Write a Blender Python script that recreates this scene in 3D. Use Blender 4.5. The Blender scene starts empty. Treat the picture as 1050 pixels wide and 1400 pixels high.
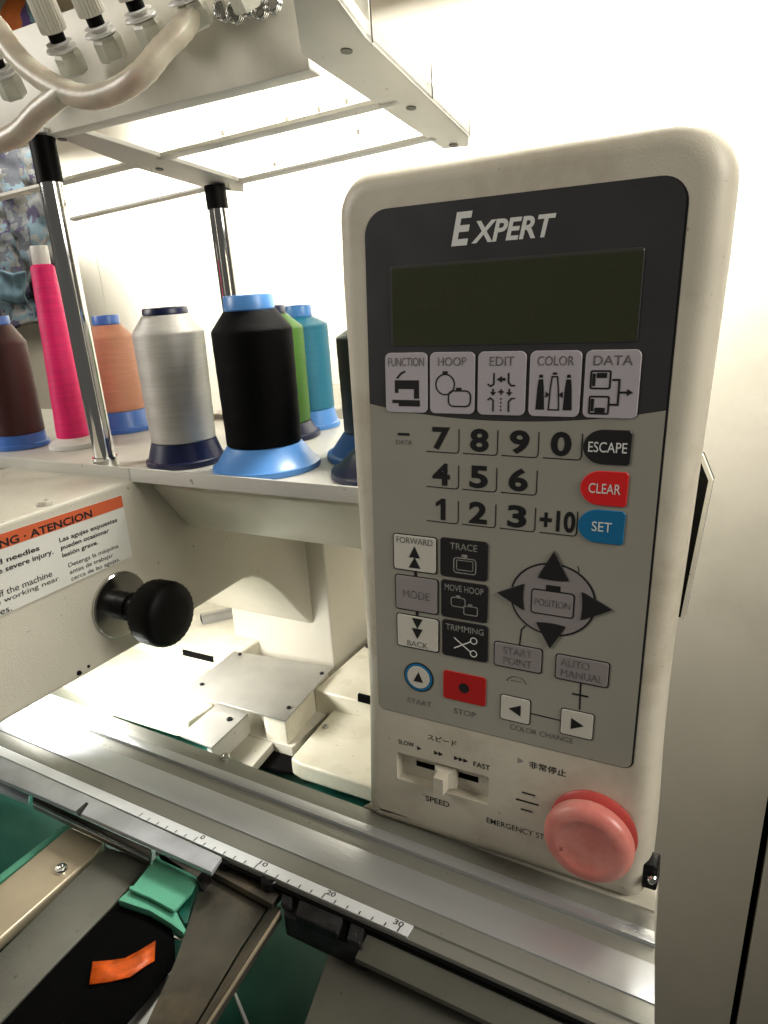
import bpy, bmesh, math, random
from mathutils import Vector, Matrix
from mathutils.geometry import tessellate_polygon
random.seed(7)
S = bpy.context.scene
COL = S.collection
V = Vector
# ------------------------------------------------------------------ camera
CAM = V((0, 0, 1.4))
F = 1024.0
AX = V((0.8742, 0.0886, -0.4774)); AY = V((0.4812, -0.2896, 0.8274)); AZ = V((-0.0649, -0.9531, -0.2958))
# AX/AY/AZ: world axes seen in the camera frame (x right, y down, z forward)
Rwc = Matrix((AX, AY, AZ))            # world = Rwc @ cam
cam = bpy.data.objects.new('camera', bpy.data.cameras.new('camera'))
COL.objects.link(cam); S.camera = cam
cr, cu, cb = Rwc @ V((1, 0, 0)), Rwc @ V((0, -1, 0)), Rwc @ V((0, 0, -1))
cb.normalize(); cr = (cr - cb * cr.dot(cb)).normalized(); cu = cb.cross(cr)
cam.matrix_world = Matrix.Translation(CAM) @ Matrix((cr, cu, cb)).transposed().to_4x4()
cam.data.sensor_fit = 'VERTICAL'; cam.data.sensor_height = 36; cam.data.lens = F / 1400 * 36
cam.data.clip_start = 0.02; cam.data.clip_end = 50
S.view_settings.view_transform = 'Standard'; S.view_settings.look = 'None'
S.view_settings.exposure = 0.0; S.view_settings.gamma = 1
# ------------------------------------------------------------------ ambient light of the room
w = bpy.data.worlds.new('World'); S.world = w; w.use_nodes = True
w.node_tree.nodes['Background'].inputs[0].default_value = (1.0, 0.95, 0.86, 1)
w.node_tree.nodes['Background'].inputs[1].default_value = 0.085

def area(name, loc, target, size, power, color=(1, 1, 1), sizey=None, spread=None):
    l = bpy.data.lights.new(name, 'AREA'); l.energy = power; l.color = color; l.size = size
    if sizey: l.shape = 'RECTANGLE'; l.size_y = sizey
    if spread: l.spread = math.radians(spread)
    o = bpy.data.objects.new(name, l); COL.objects.link(o); o.location = loc
    o.rotation_euler = (V(target) - V(loc)).to_track_quat('-Z', 'Y').to_euler()
    return o
area('left_key_light', (-1.7, -0.35, 2.0), (-0.4, 0.5, 1.35), 0.6, 15.5, (1, 0.95, 0.87))  # soft key light from the front left, source unseen
area('panel_top_fill', (-0.15, 0.80, 2.05), (-0.14, 0.42, 1.45), 0.25, 3.6, (1, 0.97, 0.88), None, 60)  # added light from above, aimed to brighten the panel's top edge
area('side_fill', (1.1, 0.30, 1.95), (-0.05, 0.42, 1.25), 0.7, 3.6, (1, 0.95, 0.84), None, 70)  # added soft fill from the right for the panel's right side
# fluorescent tube above and behind the thread rack, washing the wall
area('wall_tube_lamp', (-0.75, 0.95, 2.0), (-0.75, 1.3, 1.68), 1.9, 29, (0.98, 1, 1), 0.05, 92)
# work lamp under the machine arm, shining down on the bed
area('bed_lamp', (-0.62, 0.44, 1.095), (-0.60, 0.50, 0.95), 0.10, 3.0, (1, 0.98, 0.93), 0.16, 130)

# ------------------------------------------------------------------ measuring helpers (photo measurement -> point on a real plane)
def ray(px, py): return Rwc @ V(((px - 525) / F, (py - 700) / F, 1))
def onX(px, py, x): r = ray(px, py); return CAM + r * (x / r.x)
def onY(px, py, y): r = ray(px, py); return CAM + r * (y / r.y)
def onZ(px, py, z): r = ray(px, py); return CAM + r * ((z - 1.4) / r.z)
def onP(px, py, p, n): r = ray(px, py); n = V(n); return CAM + r * ((V(p) - CAM).dot(n) / r.dot(n))

# ------------------------------------------------------------------ materials
def mat(name, col, rough=0.5, metal=0.0, var=None, vs=40, bump=0.0, bs=200, spec=None, coat=0.0, sheen=0.0, rvar=0.0, stretch=(1, 1, 1), col2=None, c2s=8, c2t=(0.5, 0.7), emis=None, speck=0):
    m = bpy.data.materials.new(name); m.use_nodes = True; nt = m.node_tree; N = nt.nodes; L = nt.links
    b = N['Principled BSDF']; b.inputs['Base Color'].default_value = (*col, 1)
    b.inputs['Roughness'].default_value = rough; b.inputs['Metallic'].default_value = metal
    if spec is not None: b.inputs['Specular IOR Level'].default_value = spec
    b.inputs['Coat Weight'].default_value = coat; b.inputs['Sheen Weight'].default_value = sheen
    tc = N.new('ShaderNodeNewGeometry'); mp = N.new('ShaderNodeMapping'); mp.inputs['Scale'].default_value = stretch
    L.new(tc.outputs['Position'], mp.inputs['Vector'])
    last = None
    if var:
        n = N.new('ShaderNodeTexNoise'); n.inputs['Scale'].default_value = vs; n.inputs['Detail'].default_value = 6
        L.new(mp.outputs[0], n.inputs['Vector'])
        r = N.new('ShaderNodeValToRGB'); r.color_ramp.elements[0].position = 0.35; r.color_ramp.elements[1].position = 0.65
        r.color_ramp.elements[0].color = (*[c * (1 - var) for c in col], 1); r.color_ramp.elements[1].color = (*[min(1, c * (1 + var)) for c in col], 1)
        L.new(n.outputs['Fac'], r.inputs['Fac']); last = r.outputs['Color']
    if col2:
        n2 = N.new('ShaderNodeTexNoise'); n2.inputs['Scale'].default_value = c2s; n2.inputs['Detail'].default_value = 8; n2.inputs['Roughness'].default_value = 0.65
        L.new(mp.outputs[0], n2.inputs['Vector'])
        mr = N.new('ShaderNodeMapRange'); mr.inputs['From Min'].default_value = c2t[0]; mr.inputs['From Max'].default_value = c2t[1]
        L.new(n2.outputs['Fac'], mr.inputs['Value'])
        mx = N.new('ShaderNodeMix'); mx.data_type = 'RGBA'
        L.new(mr.outputs[0], mx.inputs[0])
        if last: L.new(last, mx.inputs[6])
        else: mx.inputs[6].default_value = (*col, 1)
        mx.inputs[7].default_value = (*col2, 1); last = mx.outputs[2]
    if speck:
        n5 = N.new('ShaderNodeTexNoise'); n5.inputs['Scale'].default_value = 170; n5.inputs['Detail'].default_value = 3; L.new(tc.outputs['Position'], n5.inputs['Vector'])
        m5 = N.new('ShaderNodeMapRange'); m5.inputs['From Min'].default_value = 0.70; m5.inputs['From Max'].default_value = 0.76; L.new(n5.outputs['Fac'], m5.inputs['Value'])
        x5 = N.new('ShaderNodeMix'); x5.data_type = 'RGBA'; L.new(m5.outputs[0], x5.inputs[0])
        if last: L.new(last, x5.inputs[6])
        else: x5.inputs[6].default_value = (*col, 1)
        x5.inputs[7].default_value = (*[c * speck for c in col], 1); last = x5.outputs[2]
    if last: L.new(last, b.inputs['Base Color'])
    if rvar:
        n3 = N.new('ShaderNodeTexNoise'); n3.inputs['Scale'].default_value = 25; n3.inputs['Detail'].default_value = 8
        L.new(mp.outputs[0], n3.inputs['Vector'])
        m3 = N.new('ShaderNodeMapRange'); m3.inputs['From Min'].default_value = 0.3; m3.inputs['From Max'].default_value = 0.7
        m3.inputs['To Min'].default_value = max(0, rough - rvar); m3.inputs['To Max'].default_value = min(1, rough + rvar)
        L.new(n3.outputs['Fac'], m3.inputs['Value']); L.new(m3.outputs[0], b.inputs['Roughness'])
    if bump:
        n4 = N.new('ShaderNodeTexNoise'); n4.inputs['Scale'].default_value = bs; n4.inputs['Detail'].default_value = 4
        L.new(mp.outputs[0], n4.inputs['Vector'])
        bp = N.new('ShaderNodeBump'); bp.inputs['Strength'].default_value = bump; bp.inputs['Distance'].default_value = 0.001
        L.new(n4.outputs['Fac'], bp.inputs['Height']); L.new(bp.outputs[0], b.inputs['Normal'])
    if emis: b.inputs['Emission Color'].default_value = (*emis[:3], 1); b.inputs['Emission Strength'].default_value = emis[3]
    return m

def thread_mat(name, col, rough=0.38, sheen=0.0, spec=0.5, metal=0.0):
    m = bpy.data.materials.new(name); m.use_nodes = True; nt = m.node_tree; N = nt.nodes; L = nt.links
    b = N['Principled BSDF']; b.inputs['Metallic'].default_value = metal; b.inputs['Roughness'].default_value = rough; b.inputs['Sheen Weight'].default_value = sheen * 0.3
    b.inputs['Anisotropic'].default_value = 0.75; b.inputs['Specular IOR Level'].default_value = spec
    tg = N.new('ShaderNodeTangent'); tg.direction_type = 'RADIAL'; tg.axis = 'Z'; L.new(tg.outputs[0], b.inputs['Tangent'])
    g = N.new('ShaderNodeTexCoord')
    # crosswise winding: two families of thin helical bands
    sep = N.new('ShaderNodeSeparateXYZ'); L.new(g.outputs['Object'], sep.inputs[0])
    at = N.new('ShaderNodeMath'); at.operation = 'ARCTAN2'; L.new(sep.outputs[1], at.inputs[0]); L.new(sep.outputs[0], at.inputs[1])
    hs = []
    for sgn in (1, -1):
        a = N.new('ShaderNodeMath'); a.operation = 'MULTIPLY_ADD'; L.new(sep.outputs[2], a.inputs[0]); a.inputs[1].default_value = 11000 if sgn > 0 else 7300
        k = N.new('ShaderNodeMath'); k.operation = 'MULTIPLY'; L.new(at.outputs[0], k.inputs[0]); k.inputs[1].default_value = sgn * 9
        L.new(k.outputs[0], a.inputs[2])
        s = N.new('ShaderNodeMath'); s.operation = 'SINE'; L.new(a.outputs[0], s.inputs[0]); hs.append(s)
    ad = N.new('ShaderNodeMath'); ad.operation = 'ADD'; L.new(hs[0].outputs[0], ad.inputs[0]); L.new(hs[1].outputs[0], ad.inputs[1])
    n = N.new('ShaderNodeTexNoise'); n.inputs['Scale'].default_value = 60; n.inputs['Detail'].default_value = 5
    mp = N.new('ShaderNodeMapping'); mp.inputs['Scale'].default_value = (0.6, 0.6, 9); L.new(g.outputs['Object'], mp.inputs[0]); L.new(mp.outputs[0], n.inputs['Vector'])
    r = N.new('ShaderNodeValToRGB'); r.color_ramp.elements[0].position = 0.3; r.color_ramp.elements[1].position = 0.7
    r.color_ramp.elements[0].color = (*[c * 0.9 for c in col], 1); r.color_ramp.elements[1].color = (*[min(1, c * 1.06) for c in col], 1)
    L.new(n.outputs['Fac'], r.inputs[0]); L.new(r.outputs[0], b.inputs['Base Color'])
    h2 = N.new('ShaderNodeMath'); h2.operation = 'MULTIPLY_ADD'; L.new(n.outputs['Fac'], h2.inputs[0]); h2.inputs[1].default_value = 1.5; L.new(ad.outputs[0], h2.inputs[2])
    bp = N.new('ShaderNodeBump'); bp.inputs['Strength'].default_value = 0.35; bp.inputs['Distance'].default_value = 0.00012
    L.new(h2.outputs[0], bp.inputs['Height']); L.new(bp.outputs[0], b.inputs['Normal'])
    return m

M = {}
M['cream'] = mat('aged cream plastic', (0.62, 0.575, 0.475), 0.42, speck=0.45, var=0.05, vs=18, bump=0.12, bs=900, rvar=0.08, col2=(0.40, 0.34, 0.25), c2s=16, c2t=(0.50, 0.82))
M['faceplate'] = mat('grey beige membrane', (0.35, 0.335, 0.285), 0.36, var=0.04, vs=12, bump=0.05, bs=1500, rvar=0.06)
M['header'] = mat('charcoal membrane', (0.042, 0.041, 0.043), 0.38, var=0.06, vs=15, bump=0.05, bs=1500, rvar=0.08)
M['lilac'] = mat('lilac white key film', (0.50, 0.46, 0.50), 0.4, var=0.03, vs=20)
M['mauve'] = mat('mauve grey key film', (0.30, 0.27, 0.27), 0.4, var=0.03, vs=20)
M['offwhite'] = mat('off white key film', (0.62, 0.60, 0.53), 0.4, var=0.03, vs=20)
M['ink'] = mat('black ink', (0.012, 0.012, 0.014), 0.4)
M['greyink'] = mat('worn grey ink', (0.16, 0.15, 0.145), 0.5, var=0.4, vs=500)
M['blackkey'] = mat('black key film', (0.018, 0.017, 0.018), 0.35, var=0.1, vs=30)
M['palegrey'] = mat('pale grey ink', (0.30, 0.29, 0.27), 0.5, var=0.25, vs=600)
M['whiteink'] = mat('white ink', (0.80, 0.80, 0.78), 0.45)
M['redkey'] = mat('red key film', (0.75, 0.018, 0.018), 0.38, var=0.04, vs=20)
M['stopred'] = mat('stop key red film', (0.48, 0.012, 0.012), 0.38, var=0.06, vs=20)
M['bluekey'] = mat('blue key film', (0.008, 0.16, 0.36), 0.38, var=0.04, vs=20)
M['lcd'] = mat('unlit display glass', (0.042, 0.047, 0.024), 0.28, spec=0.4, rvar=0.05)
M['lcdrim'] = mat('display rim', (0.055, 0.055, 0.05), 0.35)
M['button'] = mat('faded red mushroom plastic', (0.62, 0.19, 0.16), 0.36, speck=0.45, var=0.07, vs=30, bump=0.06, bs=700, rvar=0.1, col2=(0.70, 0.30, 0.25), c2s=40, c2t=(0.45, 0.7))
M['buttonrim'] = mat('red plastic collar', (0.48, 0.07, 0.06), 0.4, var=0.08, vs=40)
M['machine'] = mat('beige machine paint', (0.50, 0.475, 0.40), 0.40, speck=0.45, var=0.05, vs=10, bump=0.25, bs=700, rvar=0.08, col2=(0.36, 0.32, 0.24), c2s=18, c2t=(0.62, 0.85))
M['bed'] = mat('cream bed paint', (0.60, 0.57, 0.46), 0.34, speck=0.45, var=0.05, vs=14, bump=0.15, bs=500, rvar=0.1, col2=(0.40, 0.34, 0.20), c2s=30, c2t=(0.5, 1.1))
M['fasciapaint'] = mat('warm white sheet metal', (0.74, 0.68, 0.56), 0.5, var=0.05, vs=20, bump=0.1, bs=500, rvar=0.1)
M['steelpaint'] = mat('grey white sheet metal', (0.62, 0.61, 0.56), 0.38, speck=0.45, var=0.05, vs=20, bump=0.1, bs=500, rvar=0.1)
M['plate'] = mat('satin steel plate', (0.38, 0.37, 0.34), 0.40, 0.6, var=0.06, vs=30, bump=0.08, bs=900, rvar=0.12)
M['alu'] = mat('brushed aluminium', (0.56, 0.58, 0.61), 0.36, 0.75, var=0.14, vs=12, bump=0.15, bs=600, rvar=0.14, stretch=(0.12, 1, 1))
M['aludark'] = mat('shaded aluminium', (0.27, 0.27, 0.24), 0.45, 0.5, speck=0.45, var=0.08, vs=12, bump=0.15, bs=600, rvar=0.12, stretch=(0.12, 1, 1))  # darker copy of alu; shade beside the beam's bright bands put into the colour
M['darkmetal'] = mat('dark oiled steel', (0.13, 0.12, 0.10), 0.42, 0.7, var=0.25, vs=22, bump=0.2, bs=300, rvar=0.15, col2=(0.22, 0.18, 0.13), c2s=30, c2t=(0.5, 0.75))
M['greymetal'] = mat('grey painted steel', (0.125, 0.125, 0.105), 0.45, 0.3, speck=0.45, var=0.15, vs=18, bump=0.2, bs=300, rvar=0.12)
M['tan'] = mat('beige lacquered steel channel', (0.50, 0.42, 0.30), 0.36, 0.35, var=0.08, vs=20, bump=0.1, bs=500, rvar=0.1)
M['bluesteel'] = mat('bluish zinc steel', (0.46, 0.48, 0.52), 0.42, 0.45, var=0.15, vs=30, bump=0.12, bs=400, rvar=0.15)
M['green'] = mat('green table laminate', (0.010, 0.092, 0.066), 0.42, var=0.12, vs=25, bump=0.1, bs=500, rvar=0.1)
M['hoopgreen'] = mat('mint green plastic hoop', (0.10, 0.36, 0.24), 0.38, var=0.06, vs=25, bump=0.1, bs=600)
M['chrome'] = mat('chrome tube', (0.78, 0.78, 0.77), 0.10, 1.0, rvar=0.05)
M['washer'] = mat('polished washer', (0.50, 0.50, 0.47), 0.18, 1.0, rvar=0.08)
M['blackrub'] = mat('black plastic', (0.002, 0.002, 0.002), 0.5, spec=0.12, bump=0.1, bs=800)
M['blackcloth'] = mat('black fabric', (0.0015, 0.0015, 0.0017), 0.95, bump=0.5, bs=1200, spec=0.05)
M['clampmetal'] = mat('black oxide clamp', (0.045, 0.045, 0.05), 0.4, 0.6, var=0.4, vs=60, bump=0.5, bs=200, rvar=0.15)
M['bolt'] = mat('black bolt', (0.02, 0.02, 0.022), 0.3, 0.7)
M['labelwhite'] = mat('label paper', (0.60, 0.60, 0.56), 0.45, var=0.03, vs=20)
M['labelorange'] = mat('label orange band', (0.52, 0.10, 0.035), 0.45, var=0.05, vs=20)
M['scale'] = mat('white ruler tape', (0.74, 0.77, 0.80), 0.4, var=0.03, vs=60)
M['wall'] = mat('painted wall', (0.66, 0.595, 0.465), 0.7, var=0.04, vs=5, bump=0.25, bs=90, col2=(0.50, 0.44, 0.33), c2s=3.5, c2t=(0.55, 0.95))
M['wallr'] = mat('beige wall board', (0.34, 0.31, 0.25), 0.6, var=0.04, vs=6, bump=0.15, bs=160)
M['dark'] = mat('dark recess', (0.003, 0.003, 0.003), 0.9, spec=0.05)
M['darkgreen'] = mat('dark green frame', (0.010, 0.075, 0.055), 0.5, var=0.1)
M['bluep'] = mat('light blue spool plastic', (0.10, 0.30, 0.72), 0.32)
M['bluem'] = mat('mid blue spool plastic', (0.06, 0.17, 0.55), 0.35)
M['navy'] = mat('navy spool plastic', (0.006, 0.010, 0.050), 0.35)
M['whitep'] = mat('white spool plastic', (0.80, 0.79, 0.76), 0.35)
M['knobwhite'] = mat('ivory fluted plastic', (0.76, 0.73, 0.64), 0.4, var=0.05)
M['milky'] = mat('milky nylon', (0.74, 0.74, 0.64), 0.25, var=0.12, vs=60); M['milky'].node_tree.nodes['Principled BSDF'].inputs['Transmission Weight'].default_value = 0.3
M['hose'] = mat('cloudy ribbed hose', (0.60, 0.56, 0.45), 0.3, var=0.12, vs=60, bump=0.2, bs=200); M['hose'].node_tree.nodes['Principled BSDF'].inputs['Subsurface Weight'].default_value = 0.15
M['threadtan'] = mat('pale thread', (0.55, 0.50, 0.40), 0.6)
M['orangestitch'] = mat('orange satin tape', (0.52, 0.075, 0.003), 0.4, var=0.5, vs=60, bump=0.5, bs=300, stretch=(1, 1, 4))
M['tube'] = M['chrome']

# ------------------------------------------------------------------ object helpers
def link(o, parent=None):
    COL.objects.link(o)
    if parent is not None: o.parent = parent
    return o
def thing(name, loc, label, cat, group=None, kind=None):
    o = bpy.data.objects.new(name, None); COL.objects.link(o); o.location = loc; o.empty_display_size = 0.02
    o['label'] = label; o['category'] = cat
    if group: o['group'] = group
    if kind: o['kind'] = kind
    return o
def tag(o, label=None, cat=None, group=None, kind=None):
    if label: o['label'] = label
    if cat: o['category'] = cat
    if group: o['group'] = group
    if kind: o['kind'] = kind
    return o
def rootloc(p):
    v = V((0, 0, 0))
    while p is not None: v += V(p.location); p = p.parent
    return v
def mesh(name, vs, fs, m, parent=None, smooth=False, loc=None):
    """vertices in world coordinates; the object's origin sits on its thing"""
    base = rootloc(parent) if parent is not None else V(loc if loc is not None else (0, 0, 0))
    me = bpy.data.meshes.new(name)
    me.from_pydata([tuple(V(v) - base) for v in vs], [], fs)
    me.materials.append(M[m] if isinstance(m, str) else m)
    bm = bmesh.new(); bm.from_mesh(me); bmesh.ops.recalc_face_normals(bm, faces=bm.faces); bm.to_mesh(me); bm.free()
    if smooth:
        me.polygons.foreach_set('use_smooth', [True] * len(me.polygons))
        if smooth != True: me.set_sharp_from_angle(angle=math.radians(smooth))
    o = bpy.data.objects.new(name, me); link(o, parent)
    if parent is None: o.location = base
    return o
def bevel(o, w, seg=2, ang=30):
    me = o.data; bm = bmesh.new(); bm.from_mesh(me)
    es = [e for e in bm.edges if len(e.link_faces) == 2 and e.calc_face_angle(0) > math.radians(ang)]
    bmesh.ops.bevel(bm, geom=es, offset=w, segments=seg, profile=0.6, affect='EDGES', clamp_overlap=True)
    bm.to_mesh(me); bm.free()
    me.polygons.foreach_set('use_smooth', [True] * len(me.polygons)); me.set_sharp_from_angle(angle=math.radians(40))
    return o
class MB:
    def __init__(s): s.v = []; s.f = []
    def add(s, vs, fs):
        k = len(s.v); s.v += [V(x) for x in vs]; s.f += [[i + k for i in f] for f in fs]; return s
    def box(s, a, b):
        (x0, y0, z0), (x1, y1, z1) = a, b
        return s.add([(x0, y0, z0), (x1, y0, z0), (x1, y1, z0), (x0, y1, z0), (x0, y0, z1), (x1, y0, z1), (x1, y1, z1), (x0, y1, z1)],
                     [(0, 3, 2, 1), (4, 5, 6, 7), (0, 1, 5, 4), (1, 2, 6, 5), (2, 3, 7, 6), (3, 0, 4, 7)])
    def prism(s, poly, off):
        n = len(poly); off = V(off)
        return s.add([V(p) for p in poly] + [V(p) + off for p in poly],
                     [list(range(n)), list(range(2 * n - 1, n - 1, -1))] + [(i, (i + 1) % n, n + (i + 1) % n, n + i) for i in range(n)])
    def lathe(s, prof, c, axis=(0, 0, 1), n=40, flute=0, fd=0.0):
        ax = V(axis).normalized(); u = ax.orthogonal().normalized(); w_ = ax.cross(u); c = V(c)
        vs = []
        for (r, h) in prof:
            for i in range(n):
                a = 2 * math.pi * i / n; rr = r * (1 - (fd if flute and (i % flute) else 0))
                vs.append(c + ax * h + (u * math.cos(a) + w_ * math.sin(a)) * rr)
        fs = [(j * n + i, j * n + (i + 1) % n, (j + 1) * n + (i + 1) % n, (j + 1) * n + i) for j in range(len(prof) - 1) for i in range(n)]
        fs += [list(range(n))[::-1], [(len(prof) - 1) * n + i for i in range(n)]]
        return s.add(vs, fs)
    def tube(s, pts, r, n=12, ribs=0.0):
        pts = [V(p) for p in pts]; vs = []; m_ = len(pts); up = None
        for j, p in enumerate(pts):
            t = (pts[min(j + 1, m_ - 1)] - pts[max(j - 1, 0)]).normalized()
            if up is None: up = t.orthogonal().normalized()
            up = (up - t * up.dot(t)).normalized(); q = t.cross(up)
            rr = r * (1 + (ribs if j % 2 else 0))
            for i in range(n):
                a = 2 * math.pi * i / n; vs.append(p + (up * math.cos(a) + q * math.sin(a)) * rr)
        fs = [(j * n + i, j * n + (i + 1) % n, (j + 1) * n + (i + 1) % n, (j + 1) * n + i) for j in range(m_ - 1) for i in range(n)]
        fs += [list(range(n))[::-1], [(m_ - 1) * n + i for i in range(n)]]
        return s.add(vs, fs)
    def build(s, name, m, parent=None, smooth=False, loc=None, bev=0, seg=2):
        o = mesh(name, s.v, s.f, m, parent, smooth, loc)
        if bev: bevel(o, bev, seg)
        return o
def box(name, a, b, m, parent=None, bev=0.001, seg=2, loc=None): return MB().box(a, b).build(name, m, parent, bev=bev, seg=seg, loc=loc)
def slab(name, pxs, z, th, m, parent=None, bev=0.0008, seg=2, loc=None):
    return MB().prism([onZ(x, y, z) for x, y in pxs], (0, 0, -th)).build(name, m, parent, bev=bev, seg=seg, loc=loc)
def bez(p, n=24):
    """smooth curve (Catmull-Rom) through the points"""
    p = [V(q) for q in p]; P = [p[0] * 2 - p[1]] + p + [p[-1] * 2 - p[-2]]; out = []
    for i in range(1, len(P) - 2):
        for k in range(n):
            t = k / n; a, b, c, d = P[i - 1], P[i], P[i + 1], P[i + 2]
            out.append(0.5 * ((2 * b) + (c - a) * t + (2 * a - 5 * b + 4 * c - d) * t * t + (3 * b - a - 3 * c + d) * t ** 3))
    return out + [p[-1]]

# flat shapes in 2-D, mapped through G(a, b, w)
def offset2(pts, d):
    n = len(pts); out = []
    area2 = sum(pts[i][0] * pts[(i + 1) % n][1] - pts[(i + 1) % n][0] * pts[i][1] for i in range(n))
    sg = 1 if area2 > 0 else -1
    for i in range(n):
        a, b, c = V(pts[i - 1]), V(pts[i]), V(pts[(i + 1) % n])
        e1 = (b - a).normalized() if (b - a).length > 1e-9 else (c - b).normalized(); e2 = (c - b).normalized() if (c - b).length > 1e-9 else e1
        n1 = V((-e1.y, e1.x)) * sg; n2 = V((-e2.y, e2.x)) * sg
        m_ = (n1 + n2); L_ = m_.length_squared
        m_ = n1 if L_ < 1e-6 else m_ * (2 / L_) if L_ > 0.5 else m_ * 2
        out.append((b.x + m_.x * d, b.y + m_.y * d))
    return out
def plateshape(name, pts, w0, w1, G, m, parent, ch=0.0, smooth=False):
    n = len(pts); loops = [(pts, w0)]
    if ch: loops += [(pts, w1 - ch), (offset2(pts, ch), w1)]
    else: loops += [(pts, w1)]
    vs = [G(p[0], p[1], w_) for P, w_ in loops for p in P]; fs = []
    for j in range(len(loops) - 1): fs += [(j * n + i, j * n + (i + 1) % n, (j + 1) * n + (i + 1) % n, (j + 1) * n + i) for i in range(n)]
    fs.append([(len(loops) - 1) * n + i for i in range(n)])
    o = mesh(name, vs, fs, m, parent, smooth)
    return o
def rr(cx, cy, w_, h, r, n=6):
    if isinstance(r, (int, float)): r = (r,) * 4         # BL BR TR TL
    out = []
    for (sx, sy, a0, q) in ((-1, -1, 180, r[0]), (1, -1, 270, r[1]), (1, 1, 0, r[2]), (-1, 1, 90, r[3])):
        q = max(q, 0.01)
        for k in range(n + 1):
            a = math.radians(a0 + 90 * k / n); out.append((cx + sx * (w_ / 2 - q) + q * math.cos(a), cy + sy * (h / 2 - q) + q * math.sin(a)))
    return out
def circ(cx, cy, r, n=32, ry=None, a0=0, a1=360):
    full = abs(a1 - a0) >= 360
    return [(cx + r * math.cos(math.radians(a0 + (a1 - a0) * k / (n if full else n - 1))), cy + (ry or r) * math.sin(math.radians(a0 + (a1 - a0) * k / (n if full else n - 1)))) for k in range(n)]
class Ink:
    """flat print: filled shapes and mitred strokes, one mesh"""
    def __init__(s, G, w): s.G = G; s.w = w; s.v = []; s.f = []
    def fill(s, pts):
        k = len(s.v); s.v += [s.G(a, b, s.w) for a, b in pts]; s.f.append([k + i for i in range(len(pts))]); s.w += 0.012; return s
    def stroke(s, pts, t, closed=False):
        n = len(pts)
        if closed:
            A = offset2(pts, t / 2); B = offset2(pts, -t / 2)
        else:
            A = []; B = []
            for i in range(n):
                p = V(pts[i]); e1 = (p - V(pts[i - 1])).normalized() if i else (V(pts[1]) - p).normalized()
                e2 = (V(pts[i + 1]) - p).normalized() if i < n - 1 else e1
                m_ = V((-e1.y, e1.x)) + V((-e2.y, e2.x)); m_ = m_ * (2 / max(m_.length_squared, 0.6))
                A.append(tuple(p + m_ * t / 2)); B.append(tuple(p - m_ * t / 2))
        k = len(s.v); s.v += [s.G(a, b, s.w) for a, b in A] + [s.G(a, b, s.w) for a, b in B]
        for i in range(n if closed else n - 1): s.f.append((k + i, k + (i + 1) % n, k + n + (i + 1) % n, k + n + i))
        s.w += 0.012; return s
    def build(s, name, m, parent): return mesh(name, s.v, s.f, m, parent)
def text(name, body, cx, cy, w_, h, G, wz, m, parent, bold=0.0, shear=0.0, space=1.0, rot=0.0):
    c = bpy.data.curves.new('t', 'FONT'); c.body = body; c.offset = bold; c.shear = shear; c.space_character = space; c.resolution_u = 4
    o = bpy.data.objects.new('t', c); COL.objects.link(o)
    dg = bpy.context.evaluated_depsgraph_get(); me = bpy.data.meshes.new_from_object(o.evaluated_get(dg))
    vs = [v.co.copy() for v in me.vertices]; fs = [list(p.vertices) for p in me.polygons]
    bpy.data.objects.remove(o); bpy.data.curves.remove(c); bpy.data.meshes.remove(me)
    x0 = min(v.x for v in vs); x1 = max(v.x for v in vs); y0 = min(v.y for v in vs); y1 = max(v.y for v in vs)
    cr_, sr_ = math.cos(rot), math.sin(rot); out = []
    for v in vs:
        a = ((v.x - x0) / (x1 - x0) - 0.5) * w_; b = ((v.y - y0) / (y1 - y0) - 0.5) * h
        out.append(G(cx + a * cr_ - b * sr_, cy + a * sr_ + b * cr_, wz))
    return mesh(name, out, fs, m, parent)

# ================================================================== SETTING
wl = onY(1030, 1265, 1.3)
WY = 1.3
seam = wl.x
ga, gb = onY(1048, 1130, WY), onY(1002, 1400, WY); gs = (ga.x - gb.x) / (ga.z - gb.z)
def gx(z, d): return gb.x + gs * (z - gb.z) + d          # the joint between the boards leans slightly
def wallpiece(name, xl, xr, y0, y1, m_):
    P = [V((xl(-0.5), y0, -0.5)), V((xr(-0.5), y0, -0.5)), V((xr(2.9), y0, 2.9)), V((xl(2.9), y0, 2.9))]
    MB().prism(P, (0, y1 - y0, 0)).build(name, m_)['kind'] = 'structure'
wallpiece('wall', lambda z: -3.2, lambda z: gx(z, -0.006), WY, WY + 0.1, 'wall')
wallpiece('wall_panel', lambda z: gx(z, 0.007), lambda z: 1.6, WY - 0.002, WY + 0.1, 'wall')
wallpiece('wall_gap', lambda z: gx(z, -0.006), lambda z: gx(z, 0.007), WY + 0.06, WY + 0.1, 'dark')
box('ceiling', (-3.2, -2.0, 2.9), (1.6, WY + 0.1, 3.0), 'wall', bev=0)['kind'] = 'structure'
box('floor', (-3.2, -2.0, -0.6), (1.6, WY + 0.1, -0.5), 'greymetal', bev=0)['kind'] = 'structure'

# added out of view: sheet whose lip keeps lamp light off the upper wall
blocker = MB().box((-1.80, 0.90, 2.03), (0.30, 1.035, 2.036)).build('light_blocker', 'wall', None, loc=(-0.75, 0.95, 2.03)); tag(blocker, 'unseen sheet added to keep lamp light off the upper wall', 'light blocker')
MB().box((-1.80, 1.030, 1.945), (0.30, 1.035, 2.0299)).build('blocker_lip', 'wall', blocker)
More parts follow.
